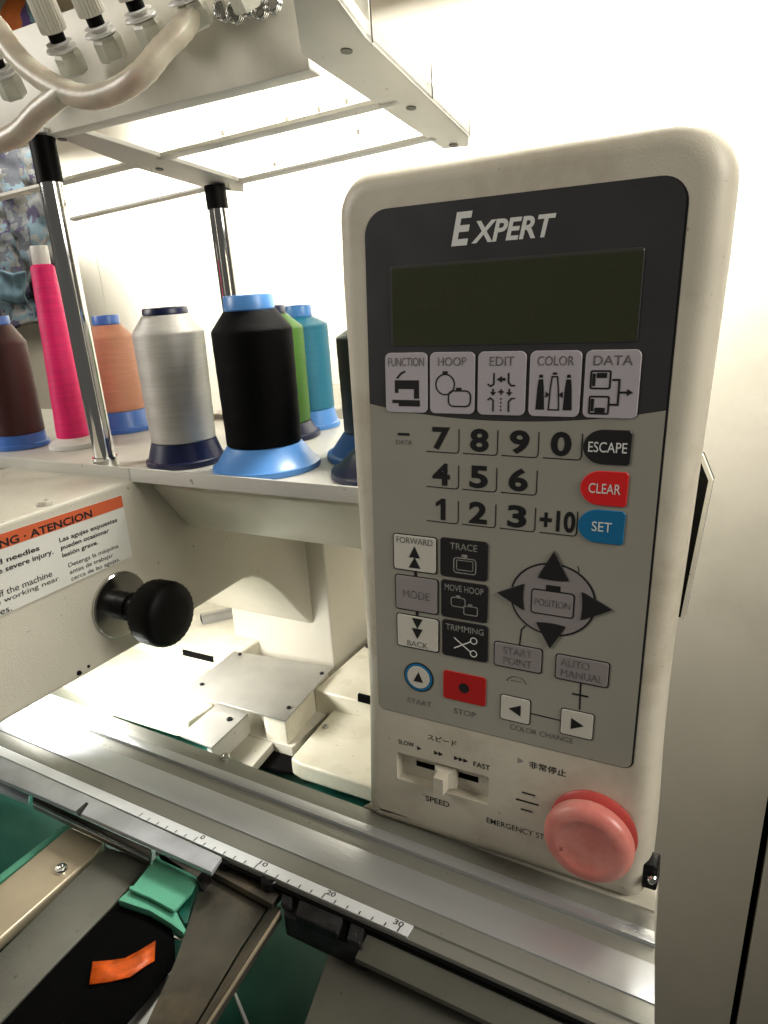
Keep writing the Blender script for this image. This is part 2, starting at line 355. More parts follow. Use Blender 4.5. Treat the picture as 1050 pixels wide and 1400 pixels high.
# ================================================================== CONTROL PANEL
PY = 0.400; PS = 0.400 / 0.42
def W(u, v, w_=0.0):
    """panel drawing (mm) -> world; the panel leans 2.7 degrees to its side"""
    x0 = u / 1000 - 0.1502 - 0.048 * (0.44 - v / 1000); z0 = 1 + v / 1000
    return V((x0 * PS, PY - w_ / 1000, 1.4 + (z0 - 1.4) * PS))
panel = thing('control_panel', W(0, -6, -18), 'cream machine control panel with dark display, membrane keys and a red mushroom button', 'control panel')
# housing outline (u, v), counter-clockwise from bottom-left
def outline():
    L_ = [(-107.5, 2), (-106, 60), (-105, 110), (-106, 150), (-108.5, 230), (-111.5, 320), (-114.5, 400)]
    R_ = [(108.5, 4), (107.5, 60), (106, 110), (106, 170), (108, 240), (110, 320), (112, 400)]
    pts = []
    pts += [(-107.5 + 12 - 12 * math.cos(a), -12 + 12 - 12 * math.sin(a)) for a in [math.radians(90 * k / 6) for k in range(0, 7)]]
    pts += [(-60, -12.3), (-20, -12.5), (30, -12.5), (70, -12.5)]
    pts += [(108 - 14 + 14 * math.sin(a), -13 + 14 - 14 * math.cos(a)) for a in [math.radians(90 * k / 7) for k in range(0, 8)]]
    def dense(P):
        q = [];
        for v in bez([(a, b, 0) for a, b in P], 5): q.append((v.x, v.y))
        return q
    pts += dense(R_)[3:]
    r = 32; cx, cy = 112 - r, 467 - r
    pts += [(cx + r * math.cos(a), cy + r * math.sin(a)) for a in [math.radians(90 * k / 12) for k in range(0, 13)]]
    pts += [(40, 466.4), (0, 465.8), (-40, 465)]
    r = 27; cx, cy = -114.8 + r, 464.3 - r
    pts += [(cx - r * math.sin(a), cy + r * math.cos(a)) for a in [math.radians(90 * k / 10) for k in range(0, 11)]]
    pts += dense(L_)[::-1][:-2]
    return pts
OUT = outline()
REC = rr(-40, 47.5, 74, 24, 1.5, 3)
prof = [(14.5, 0.0), (11.0, -0.3), (7.8, -1.3), (5.0, -3.2), (2.6, -6.0), (1.0, -9.8), (0.2, -14.0), (0.0, -20), (0.0, -26), (1.0, -33), (4.0, -38)]
n = len(OUT); loops = [offset2(OUT, d) for d, _ in prof]
vs = [W(p[0], p[1], wz) for P, (_, wz) in zip(loops, prof) for p in P]; fs = []
for j in range(len(prof) - 1): fs += [(j * n + i, j * n + (i + 1) % n, (j + 1) * n + (i + 1) % n, (j + 1) * n + i) for i in range(n)]
k0 = len(vs); vs += [W(a, b, 0) for a, b in REC]
tess = tessellate_polygon([[V((a, b, 0)) for a, b in loops[0]], [V((a, b, 0)) for a, b in REC]])
idx = list(range(n)) + [k0 + i for i in range(len(REC))]
fs += [[idx[i] for i in t] for t in tess]
fs.append([(len(prof) - 1) * n + i for i in range(n)])
# recess walls and floor
inner = offset2(REC, 1.6); k1 = len(vs); vs += [W(a, b, -6) for a, b in inner]; nr = len(REC)
fs += [(k0 + i, k0 + (i + 1) % nr, k1 + (i + 1) % nr, k1 + i) for i in range(nr)]
fs.append([k1 + i for i in range(nr)])
housing = mesh('housing', vs, fs, 'cream', panel, smooth=35)
# membrane faceplate in two colours, black backing line along the right
plate_out = rr(0, 267.5, 183, 345, (5, 5, 13, 15), 8)
back = [(a + (1.3 if a > 0 else 0), b - (0.5 if b < 150 else 0)) for a, b in rr(0, 267.5, 183, 345, (5, 6, 14, 15), 8)]
plateshape('faceplate_edge', back, -0.5, 0.15, W, 'ink', panel)
def hb(u): return 315.2 + 8.6 * (abs(u) / 91.5) ** 2.1     # lower edge of the dark header
lowpts = [p for p in plate_out if p[1] < 300]
curve = [(91.5 - 183 * k / 24, hb(91.5 - 183 * k / 24)) for k in range(25)]
low = [p for p in plate_out if p[1] < 300 and p[0] < 0] + [p for p in plate_out if p[1] < 300 and p[0] > 0] + [(a, b - 0.35) for a, b in curve]
hi = [(a, b + 0.0) for a, b in curve[::-1]] + [p for p in plate_out if p[1] > 300]
faceplate = plateshape('faceplate', low, -0.4, 0.45, W, 'faceplate', panel)
header = plateshape('header_panel', hi, -0.4, 0.45, W, 'header', panel)
# logo
text('logo_initial', 'E', -27.6, 424.6, 13, 18, W, 0.62, 'whiteink', header, bold=0.03, shear=0.22)
text('logo', 'XPERT', 2.6, 422.0, 48.5, 11.6, W, 0.62, 'whiteink', header, bold=0.028, shear=0.22)
# display
rim = rr(-0.3, 383.5, 148.5, 47.5, 2.0, 4)
display = plateshape('display', rim, 0.4, 0.9, W, 'lcdrim', panel, ch=0.25)
plateshape('display_glass', rr(0.2, 383, 146, 45.2, 1.2, 4), 0.5, 1.0, W, 'lcd', display)
# function keys
KW = 1.15; KI = 1.28
names = ['FUNCTION', 'HOOP', 'EDIT', 'COLOR', 'DATA']
cxs = [-64.2, -32.9, -1.3, 30.5, 62.1]
for nm, cx in zip(names, cxs):
    k = plateshape('function_key', rr(cx, 337.2, 29.6, 37.4, 3.6), 0.4, KW, W, 'lilac', panel, ch=0.3); k['label'] = 'lilac key marked ' + nm
    text('lettering', nm, cx, 350.3, 25.0 if nm == 'FUNCTION' else 21 if nm in ('COLOR', 'DATA') else 18.5 if nm == 'HOOP' else 15, 5.3, W, KI, 'greyink', k, bold=0.004)
    I = Ink(W, KI)
    if nm == 'FUNCTION':      # machine silhouette
        I.fill([(cx - 8, 339), (cx + 9, 339), (cx + 9, 327.5), (cx + 5.5, 327.5), (cx + 5.5, 333.5), (cx - 5.5, 333.5), (cx - 5.5, 331), (cx - 8, 331)])
        I.fill([(cx - 10, 326.6), (cx + 9.5, 326.6), (cx + 9.5, 322.6), (cx - 5.5, 322.6), (cx - 5.5, 324.5), (cx - 10, 324.5)])
        I.stroke([(cx - 6.5, 340), (cx - 3.5, 343.2), (cx - 0.5, 344.5)], 1.2)
    if nm == 'HOOP':
        I.stroke(circ(cx - 4.5, 336.5, 6.2, 28), 0.9, True); I.fill(rr(cx - 4.5, 343.8, 3.4, 1.6, 0.3, 2))
        I.stroke(rr(cx + 5.0, 328.0, 14.5, 9.5, 3.2, 5), 0.9, True); I.fill(rr(cx + 4.6, 333.9, 3.6, 1.6, 0.3, 2))
    if nm == 'EDIT':
        I.stroke([(cx - 8.5, 337), (cx - 6.5, 335.7), (cx - 4.6, 337), (cx - 4.6, 343.5)], 1.0); I.stroke([(cx + 8.6, 336.2), (cx + 6, 336.2), (cx + 4.4, 338.2), (cx + 4.4, 343.5)], 1.0)
        I.fill([(cx - 2.8, 339.8), (cx + 0.4, 341.8), (cx + 0.4, 340.6), (cx + 2.6, 340.6), (cx + 2.6, 339.0), (cx + 0.4, 339.0), (cx + 0.4, 337.8)][::-1])
        for q in (-1, 1):
            I.fill([(cx + q * 5 - 0.5, 334.3), (cx + q * 5 + 0.5, 334.3), (cx + q * 5 + 0.5, 332.4), (cx + q * 5 + 1.9, 332.4), (cx + q * 5, 330), (cx + q * 5 - 1.9, 332.4), (cx + q * 5 - 0.5, 332.4)])
        I.fill(rr(cx, 332.5, 3.4, 0.9, 0.2, 2)); I.fill(rr(cx + 0.02, 332.5, 0.9, 3.4, 0.2, 2))
        I.stroke([(cx - 8.3, 327.5), (cx - 6.6, 328.8), (cx - 4.8, 327.3), (cx - 4.8, 320.6)], 0.9); I.stroke([(cx + 8.6, 328.8), (cx + 6.4, 328.6), (cx + 4.8, 326.8), (cx + 4.8, 320.6)], 0.9)
        for q in range(4): I.fill(rr(cx, 328.3 - q * 2.2, 0.7, 1.2, 0.1, 1))
    if nm == 'COLOR':
        for q in (-1, 1):
            s_ = cx + q * 8
            I.fill([(s_ - 2.6, 322.5), (s_ + 2.6, 322.5), (s_ + 1.9, 335), (s_ + 1.3, 340), (s_ - 1.3, 340), (s_ - 1.9, 335)])
            I.fill([(cx + q * 2.8, 331.2), (cx + q * 5.0, 333.2), (cx + q * 5.0, 329.2)]); I.fill([(s_ - 1.2, 340.8), (s_ + 1.2, 340.8), (s_ + 0.9, 342.6), (s_ - 0.9, 342.6)])
        I.stroke([(cx - 3.0, 322.6), (cx + 3.0, 322.6), (cx + 2.3, 335), (cx + 1.5, 341.5), (cx - 1.5, 341.5), (cx - 2.3, 335)], 0.8, True); I.fill(rr(cx, 343.2, 2.6, 1.2, 0.3, 2))
    if nm == 'DATA':
        for yy in (339.8, 325.8):
            I.stroke(rr(cx - 6, yy, 10.5, 9.5, 0.7, 2), 1.0, True); I.fill(rr(cx - 5.4, yy + (2.4 if yy > 330 else -2.8), 5.6, 2.8, 0.2, 1)); I.fill(rr(cx - 9.6, yy, 1.6, 7, 0.2, 1))
        I.stroke([(cx + 0.4, 339.8), (cx + 4.2, 339.8), (cx + 4.2, 326.2), (cx - 0.2, 326.2)], 1.1); I.stroke([(cx + 4.8, 333), (cx + 9, 333)], 1.1)
        I.fill([(cx + 8.6, 335), (cx + 11.8, 333), (cx + 8.6, 331)][::-1])
    I.build('icon', 'ink', k)
# number keys: digit with an L-shaped border
NI = 0.62
for rowv, keys in ((293.7, '7890'), (270.4, '456'), (247.0, '123P')):
    for i, ch in enumerate(keys):
        cx = (-40.6, -15.0, 10.6, 35.6)[i]; rx = (-28.2, -2.9, 22.5, 48.0)[i]
        if ch == 'P': cx = 36.2
        if ch == '1':
            v0 = rowv + 1.6; I = Ink(W, NI); I.fill([(cx, v0), (cx + 3.4, v0), (cx + 3.4, v0 + 14.6), (cx + 0.7, v0 + 14.6), (cx - 3.4, v0 + 11.6), (cx - 3.4, v0 + 8.9), (cx, v0 + 10.8)])
            dg = I.build('number_key', 'ink', faceplate); dg['label'] = 'number key marked 1'
        dg = dg if ch == '1' else (text('number_key', ch, cx + 0.3, rowv + 8.9, 12.2, 14.6, W, NI, 'ink', faceplate, bold=0.035) if ch != 'P'
              else text('number_key', '+10', cx, rowv + 8.4, 21.5, 13.4, W, NI, 'ink', faceplate, bold=0.03))
        dg['label'] = 'number key marked ' + ('+10' if ch == 'P' else ch)
        I = Ink(W, NI); x0 = rx - 22.5
        I.stroke([(x0, rowv + 0.2), (rx - 2.2, rowv), (rx - 0.8, rowv + 0.4), (rx, rowv + 1.9), (rx, rowv + 15.5)], 0.62)
        I.build('key_border', 'ink', dg)
I = Ink(W, NI); I.fill(rr(-66.8, 304.3, 8.6, 1.7, 0.2, 2)); mk = I.build('minus_key', 'ink', faceplate)
text('lettering', 'DATA', -66.6, 299.0, 11.5, 3.0, W, NI, 'greyink', mk)
def dkey(cy, h, m_, txt, tw, tm):
    a = [(75.0, cy - h / 2), (75.0, cy + h / 2)]
    pts = [(75.2, cy - h / 2 + 1.2), (75.4, cy + h / 2 - 1.5), (74.2, cy + h / 2)] + [(60.0 - 11.3 * math.sin(math.radians(t)), cy + h / 2 * math.cos(math.radians(t))) for t in range(0, 181, 12)] + [(74.0, cy - h / 2)]
    k = plateshape('command_key', pts, 0.4, KW, W, m_, panel, ch=0.3); k['label'] = 'command key marked ' + txt
    text('lettering', txt, 62.6, cy, tw, 6.0, W, KI, tm, k, bold=0.004)
dkey(302, 20, 'blackkey', 'ESCAPE', 21.5, 'whiteink'); dkey(277.8, 20.5, 'redkey', 'CLEAR', 18, 'whiteink'); dkey(254.7, 20.5, 'bluekey', 'SET', 11.5, 'whiteink')
# forward / mode / back column with black outlines
def framed(name, cx, cy, w_, h, m_, r=2.2, t=0.75, lab=None):
    k = plateshape(name, rr(cx, cy, w_, h, r), 0.4, 0.8, W, 'ink', panel)
    c = plateshape('key_face', rr(cx, cy, w_ - 2 * t, h - 2 * t, r - t * 0.6), 0.6, KW, W, m_, k, ch=0.25)
    if lab: k['label'] = lab
    return k
for (cy, h, m_, nm) in ((222.8, 26.6, 'offwhite', 'FORWARD'), (193, 26.6, 'mauve', 'MODE'), (163.8, 26, 'offwhite', 'BACK')):
    cx = -59.6 + (0 if nm == 'FORWARD' else 1.0 if nm == 'MODE' else 1.6)
    k = framed('stitch_key', cx, cy, 33.0, h, m_, lab='stitch key marked ' + nm)
    if nm == 'FORWARD':
        text('lettering', nm, cx, cy + 9.0, 27, 4.4, W, KI, 'greyink', k)
        I = Ink(W, KI); I.fill([(cx - 4.2, cy - 3), (cx + 4.2, cy - 3), (cx, cy + 5.5)]); I.fill([(cx - 4.4, cy - 10.5), (cx + 4.4, cy - 10.5), (cx + 0.1, cy - 2.5)]); I.build('icon', 'ink', k)
    elif nm == 'MODE': text('lettering', nm, cx, cy - 0.5, 20, 6, W, KI, 'greyink', k)
    else:
        text('lettering', nm, cx, cy - 9.0, 16, 4.2, W, KI, 'greyink', k)
        I = Ink(W, KI); I.fill([(cx - 4.2, cy + 11), (cx, cy + 3), (cx + 4.2, cy + 11)]); I.fill([(cx - 4.4, cy + 3.2), (cx - 0.1, cy - 4.8), (cx + 4.2, cy + 3.2)]); I.build('icon', 'ink', k)
I = Ink(W, NI); I.fill(rr(-59.2, 207.9, 2.2, 3.6, 0.1, 1)); I.fill(rr(-58.3, 178.3, 2.2, 3.4, 0.1, 1)); I.build('key_link', 'ink', faceplate)
for cy, nm, cx in ((223.2, 'TRACE', -24.0), (193.5, 'MOVE HOOP', -23.4), (164.3, 'TRIMMING', -22.6)):
    k = plateshape('hoop_key', rr(cx, cy, 33.4, 27.4, 2.4), 0.4, KW, W, 'blackkey', panel, ch=0.3); k['label'] = 'black key marked ' + nm
    text('lettering', nm, cx, cy + 8.6, 19 if nm == 'TRACE' else 27.5, 4.6, W, KI, 'palegrey', k, bold=0.006)
    I = Ink(W, KI)
    if nm == 'TRACE':
        I.stroke(rr(cx + 1, cy - 4.5, 15.5, 10.5, 2, 4), 0.75, True); I.stroke(rr(cx + 1, cy - 4.2, 11.5, 6.8, 0.8, 3), 0.55, True); I.fill(rr(cx + 0.8, cy + 2.4, 4.4, 2.2, 0.9, 3))
    elif nm == 'MOVE HOOP':
        I.stroke(rr(cx - 4, cy - 1.4, 10, 6.6, 1.8, 4), 0.7, True); I.stroke(rr(cx + 5, cy - 6.3, 9.6, 6.2, 1.0, 4), 0.7, True); I.fill(rr(cx - 4, cy + 2.9, 3, 1.3, 0.2, 2)); I.fill(rr(cx + 4.6, cy - 2.0, 3, 1.3, 0.2, 2))
    else:
        I.stroke([(cx - 7.5, cy + 1.2), (cx + 4.6, cy - 7.6)], 0.85); I.stroke([(cx - 7.5, cy - 6.8), (cx + 4.6, cy + 0.2)], 0.85)
        I.stroke(circ(cx + 6.8, cy + 1.2, 2.3, 16), 0.75, True); I.stroke(circ(cx + 6.8, cy - 8.4, 2.3, 16), 0.75, True)
    I.build('icon', 'whiteink' if nm == 'TRIMMING' else 'palegrey', k)
# direction pad
dc = (35.6, 203.6)
pad = plateshape('direction_pad', circ(*dc, 27.2, 64, 24.6), 0.4, 0.8, W, 'ink', panel); pad['label'] = 'round four way position pad'
plateshape('pad_face', circ(*dc, 25.9, 64, 23.4), 0.6, 1.05, W, 'mauve', pad)
def arrow(tip, b0, b1, bulge):
    t, a, b = V(tip), V(b0), V(b1); mid = (a + b) / 2; d = (t - mid).normalized()
    pts = []
    for k in range(9):
        s_ = k / 8; pts.append(tuple(a * (1 - s_) + b * s_ - d * bulge * 4 * s_ * (1 - s_)))
    pts += [tuple(b + (t - b) * 0.12 + (b - a).normalized() * 0.4), tuple(b + (t - b) * 0.9), tuple(t - d * 0.3), tuple(a + (t - a) * 0.9), tuple(a + (t - a) * 0.12 - (b - a).normalized() * 0.4)]
    return plateshape('arrow_key', pts, 0.6, 1.5, W, 'blackkey', pad, ch=0.25)
arrow((35.4, 236.6), (26.0, 217.6), (45.6, 217.8), 0.8)['label'] = 'black arrow key pointing up'
arrow((35.8, 169.8), (45.0, 187.0), (26.4, 187.0), 0.8)['label'] = 'black arrow key pointing down'
arrow((-0.9, 203.3), (18.2, 193.8), (17.6, 212.0), -0.8)['label'] = 'black arrow key pointing left'
arrow((72.8, 203.0), (53.4, 212.0), (53.8, 193.2), -0.8)['label'] = 'black arrow key pointing right'
k = plateshape('position_key', rr(36, 201.5, 27.5, 17, 2.2), 0.8, 1.25, W, 'ink', pad)
mesh('key_face', [W(a, b, 1.38) for a, b in rr(36, 201.5, 25.8, 15.3, 1.6)], [list(range(28))], 'mauve', pad)
text('lettering', 'POSITION', 36, 201.3, 22.5, 4.8, W, 1.5, 'greyink', pad, bold=0.004)
I = Ink(W, 1.3); I.fill(rr(36, 211.8, 9, 3.6, 0.3, 2)); I.build('icon', 'ink', pad)
# start point, auto manual, arrows
k = framed('start_point_key', 14.9, 159.3, 33, 18.4, 'mauve'); text('lettering', 'START\nPOINT', 14.9, 159.4, 19.5, 12.4, W, KI, 'greyink', k)
k = framed('auto_manual_key', 56.8, 158.4, 34, 18.2, 'mauve'); text('lettering', 'AUTO\nMANUAL', 56.8, 158.4, 27, 12.6, W, KI, 'greyink', k)
I = Ink(W, NI); I.stroke([(19.5, 183.2), (16.6, 179.5), (15.8, 168.4)], 0.9); I.stroke([(56.6, 149.4), (57.0, 130)], 1.0); I.fill(rr(56.8, 140.6, 10.4, 1.3, 0.1, 1)); I.stroke([(25.4, 119.3), (45.5, 119.0)], 0.9); I.build('printed_line', 'ink', faceplate)['kind'] = 'stuff'
I = Ink(W, NI); I.stroke(circ(14.6, 140.3, 6.4, 14, 4.2, 0, 180) + [(8.2, 140.3)], 0.7); I.stroke([(11, 141.2), (18, 141.4)], 0.6); I.build('printed_dome', 'greyink', faceplate)
k = framed('colour_change_key', 14.5, 119.8, 21.2, 19.6, 'offwhite', 1.8, 0.6); k['label'] = 'white key with arrow pointing left'
I = Ink(W, KI); I.fill([(18.5, 124.0), (18.5, 115.5), (10.0, 119.8)][::-1]); I.build('icon', 'ink', k)
k = framed('colour_change_key', 56.0, 119.2, 21.6, 19.6, 'offwhite', 1.8, 0.6); k['label'] = 'white key with arrow pointing right'
I = Ink(W, KI); I.fill([(52.3, 123.2), (52.3, 114.8), (60.6, 119)]); I.build('icon', 'ink', k)
text('lettering', 'COLOR CHANGE', 32.8, 105.6, 43, 4.0, W, NI, 'greyink', faceplate)
k = plateshape('start_key', circ(-57.6, 128.4, 11.6, 40), 0.4, 0.8, W, 'ink', panel)
plateshape('key_ring', circ(-57.6, 128.4, 10.7, 40), 0.6, 0.95, W, 'bluekey', k)
plateshape('key_face', circ(-57.6, 128.4, 8.8, 40), 0.7, 1.2, W, 'offwhite', k, ch=0.2)
I = Ink(W, KI + 0.03); I.fill([(-61.4, 124.8), (-53.8, 124.8), (-57.4, 133)]); I.build('icon', 'ink', k)
text('lettering', 'START', -57.2, 107.8, 19.5, 4.2, W, NI, 'greyink', faceplate); text('lettering', 'STOP', -21.8, 107.8, 16.5, 4.4, W, NI, 'greyink', faceplate, bold=0.008)
k = plateshape('stop_key', rr(-22.5, 127.7, 31.6, 22.4, 2), 0.4, KW, W, 'stopred', panel, ch=0.3)
I = Ink(W, KI); I.fill(circ(-22.5, 127.8, 3.8, 24)); I.build('icon', 'ink', k)
I = Ink(W, 0.6); I.stroke([(50.0, 228.2), (50.9, 225.8), (50.5, 223.6)], 0.5); I.build('scratch', 'ink', faceplate)
# printing on the lower housing
LP = 0.15
text('lettering', 'スピード', -39.6, 80.2, 23, 4.8, W, LP, 'ink', housing, bold=0.01)
text('lettering', 'SLOW', -68.8, 69.6, 13.0, 3.9, W, LP, 'ink', housing, bold=0.012)
text('lettering', 'FAST', -8.6, 67.4, 12.6, 4.2, W, LP, 'ink', housing, bold=0.012)
text('lettering', 'SPEED', -43.2, 25.6, 19.5, 5.0, W, LP, 'ink', housing, bold=0.012)
text('lettering', '非常停止', 38.4, 79.0, 25.5, 5.8, W, LP, 'ink', housing, bold=0.012)
text('lettering', 'EMERGENCY STOP', 21.6, 22.4, 51, 4.8, W, LP, 'ink', housing, bold=0.002)
I = Ink(W, LP)
for x in (-57.8, -44.0, -40.4, -28.0, -24.4, -20.8): I.fill([(x - 1.9, 70.0), (x + 1.9, 68.1), (x - 1.9, 66.2)][::-1])
I.fill(rr(26.3, 54.8, 9.5, 1.3, 0.2, 1)); I.fill(rr(25.6, 47.8, 16.5, 1.4, 0.2, 1)); I.fill(rr(25.4, 40.6, 8.6, 1.3, 0.2, 1))
I.build('printed_marks', 'ink', housing)['kind'] = 'stuff'
I = Ink(W, LP); I.fill([(17.4, 82.4), (22, 80.0), (17.4, 77.6)][::-1]); I.build('faint_mark', 'palegrey', housing)
# speed slider
sl = plateshape('slider_slot', rr(-38.5, 49.5, 50, 4.6, 0.4, 2), -5.98, -5.7, W, 'dark', panel)
kb = MB()
def kv(u, v, w_): return W(u, v, w_)
b0 = rr(-37.6, 47.5, 17.5, 17, 1.2, 3); b1 = offset2(b0, 1.2); b2 = rr(-38.5, 46.6, 9, 14.5, 0.8, 3)
nk = len(b0); kbv = [kv(a, b, -5.7) for a, b in b0] + [kv(a, b, -2.2) for a, b in b0] + [kv(a, b, -1.4) for a, b in b1] + [kv(a, b, 1.0) for a, b in b2] + [kv(a, b, 8.5) for a, b in offset2(b2, 0.6)]
kf = [(j * nk + i, j * nk + (i + 1) % nk, (j + 1) * nk + (i + 1) % nk, (j + 1) * nk + i) for j in range(4) for i in range(nk)] + [[4 * nk + i for i in range(nk)]]
ko = mesh('slider_knob', kbv, kf, 'cream', panel, smooth=40)
# emergency button
bc = W(71.6, 42.5, 0); ax = (0, -1, 0)
eb = MB().lathe([(0.0272, 0.0002), (0.0275, 0.0015), (0.026, 0.003), (0.0195, 0.0045), (0.0190, 0.009)], bc, ax, 64).build('emergency_button', 'buttonrim', panel, smooth=40)
MB().lathe([(0.0190, 0.0075), (0.0262, 0.0085), (0.0276, 0.0105), (0.0279, 0.0135), (0.0272, 0.0165), (0.0252, 0.0188), (0.0225, 0.0199), (0.0195, 0.0203), (0.0184, 0.0202), (0.0172, 0.0196), (0.0120, 0.0190), (0.006, 0.0187), (0.001, 0.0186)], bc, ax, 72).build('button_cap', 'button', eb, smooth=50)
# chrome latch at the lower right corner
c0 = W(109.5, 11, -9)
lt = MB().box(c0 + V((-0.006, -0.004, -0.010)), c0 + V((0.004, 0.010, 0.009))).build('corner_latch', 'bolt', panel, bev=0.002, seg=3)
MB().lathe([(0.0030, 0), (0.0030, 0.004), (0.002, 0.005)], c0 + V((0.001, -0.004, 0.001)), (0.3, -1, 0.2), 20).build('latch_pin', 'chrome', lt, smooth=40)
# folded mounting bracket behind the right edge
BX = -0.030
bp_ = [onX(957, 632, BX), onX(964, 622, BX), onX(975, 655, BX), onX(936, 842, BX), onX(929, 845, BX)]
y0_, y1_ = 0.44, 0.53
a = [onY(940, 618, 0.50), onY(962, 620, 0.50), onY(976, 655, 0.50), onY(937, 843, 0.50), onY(915, 845, 0.50)]
br = thing('mounting_bracket', a[3], 'grey folded steel bracket sticking out behind the right edge of the control panel', 'bracket')
MB().prism(a, (0.0, 0.0035, 0)).build('bracket_gap_shade', 'blackrub', br)  # black sheet standing for the shade in the gap behind the flange
edge = [a[1], a[2], a[3]]
fl = MB()
for i in range(2):
    p, q = edge[i], edge[i + 1]; fl.prism([p, q, q + V((-0.0026, 0, 0)), p + V((-0.0026, 0, 0))], (0, -0.005, 0))
fl.build('bracket_flange', 'steelpaint', br)
# ================================================================== MACHINE HEAD AND COLUMN
XA = -0.5
head = thing('embroidery_machine', (-0.55, 0.6, 0.95), 'beige embroidery machine arm and column with warning label and black knob', 'embroidery machine')
ar = [onX(*p, XA) for p in [(320, 800), (333, 792), (346, 789), (358, 791), (370, 797), (385, 810), (400, 826), (414, 841), (427, 853)]]
zt = 1.2500
prof_arm = [V((XA, 0.05, 1.106)), V((XA, 0.42, 1.103))] + ar + [V((XA, 0.685, ar[-1].z)), V((XA, 0.70, zt)), V((XA, 0.05, zt))]
MB().prism(prof_arm, (-0.17, 0, 0)).build('arm', 'machine', head, bev=0.004, seg=3)
# column: front at Y .675
cz = 0.9514
colm = MB().box((-0.63, 0.676, 0.9), (-0.4748, 0.92, 1.26)).build('column', 'machine', head, bev=0.003, seg=3)
# fascia under the shelf: leans back towards its foot
f0 = onX(207, 665, XA); f1 = onX(259, 720, XA)
MB().prism([V((XA + 0.0005, f0.y, 1.2475)), V((XA + 0.0005, f0.y, f0.z)), V((XA + 0.0005, f1.y, f1.z)), V((XA + 0.0005, f1.y + 0.03, f1.z + 0.002)), V((XA + 0.0005, f1.y + 0.05, 1.2475))], (0.42, 0, 0)).build('fascia', 'fasciapaint', head, bev=0.0015)
# screws
def screw(p, axis, r, parent, m_='chrome', hexs=False, name='screw'):
    o = MB().lathe([(r, 0), (r, r * 0.35), (r * 0.85, r * 0.6), (r * 0.45, r * 0.62), (r * 0.42, r * 0.3)], p, axis, 18).build(name, m_, parent, smooth=35)
    return o
screw(onX(108, 920, XA), (1, 0, 0), 0.0022, head, 'bolt'); screw(onX(121, 911, XA), (1, 0, 0), 0.0014, head, 'bolt')
screw(onZ(63, 690, zt), (0, 0, 1), 0.006, head, 'machine', name='rubber_plug')
# warning label
def GL(a, b, w_): return V((XA + 0.0006 + w_ / 1000, a, b))
lab = plateshape('warning_label', [(0.245, 1.1835), (0.4228, 1.1850), (0.4228, 1.2403), (0.245, 1.2445)], 0, 0.25, GL, 'labelwhite', head)
lab['label'] = 'white warning label with orange band and black lettering'
plateshape('orange_band', [(0.2455, 1.2328), (0.4224, 1.2298), (0.4224, 1.2400), (0.2455, 1.2442)], 0.2, 0.35, GL, 'labelorange', lab)
tilt = -0.018
def lt_(body, x0, zc, w_, h, bold=0.01): text('lettering', body, x0 + w_ / 2, zc - 0.001, w_, h, GL, 0.45, 'ink', lab, bold=bold, rot=tilt)
lt_('WARNING · ATENCION', 0.268, 1.2362, 0.122, 0.0062, 0.028)
for i, (t, w_) in enumerate((('Exposed needles', 0.062), ('can cause severe injury.', 0.073))): lt_(t, 0.2755, 1.2235 - i * 0.0068, w_, 0.0052, 0.02)
for i, (t, w_) in enumerate((('Turn off the machine', 0.068), ('before working near', 0.073), ('needles.', 0.030))): lt_(t, 0.2755, 1.2010 - i * 0.0064, w_, 0.0050, 0.004)
for i, (t, w_) in enumerate((('Las agujas expuestas', 0.058), ('pueden ocasionar', 0.048), ('lesión grave.', 0.035))): lt_(t, 0.3555, 1.2222 - i * 0.0062, w_, 0.0048, 0.02)
for i, (t, w_) in enumerate((('Detenga la máquina', 0.051), ('antes de trabajar', 0.044), ('cerca de las agujas.', 0.050))): lt_(t, 0.3590, 1.2000 - i * 0.0058, w_, 0.0046, 0.004)
# knob with washer
kc = onX(163, 826, XA)
MB().lathe([(0.0290, 0.0004), (0.0290, 0.0030), (0.0280, 0.0042), (0.010, 0.0044), (0.010, 0.006)], kc, (1, 0, 0), 56).build('washer', 'washer', head, smooth=35)
kn = MB().lathe([(0.0125, 0.004), (0.0125, 0.016), (0.0105, 0.017), (0.0105, 0.036)], kc, (1, 0, 0), 32).build('knob_shaft', 'bolt', head, smooth=35)
kb_ = MB().lathe([(0.014, 0.034), (0.0225, 0.035), (0.0262, 0.038), (0.0275, 0.042), (0.0278, 0.056), (0.0268, 0.060), (0.024, 0.063), (0.015, 0.0645), (0.001, 0.065)], kc, (1, 0, 0), 64, flute=2, fd=0.025).build('hand_knob', 'blackrub', head, smooth=50)

# ================================================================== SPOOL SHELF
TZ = 1.2545
shelf = thing('spool_shelf', (-0.45, 0.55, 1.245), 'grey white sheet metal spool shelf with raised front lip above the machine arm', 'shelf')
MB().box((-1.05, 0.4405, 1.2505), (0.0 - 0.10, 0.70, TZ)).build('tray', 'steelpaint', shelf, bev=0.0006)
MB().box((-0.502, 0.4375, 1.2478), (-0.10, 0.4405, 1.2600)).build('front_lip', 'steelpaint', shelf, bev=0.0006)
MB().box((-1.05, 0.4375, 1.2490), (-0.5025, 0.4405, 1.2600)).build('front_lip', 'steelpaint', shelf, bev=0.0006)
screw(onY(14, 653, 0.437) + V((0, 0, -0.0005)), (0, -1, 0), 0.0028, shelf)
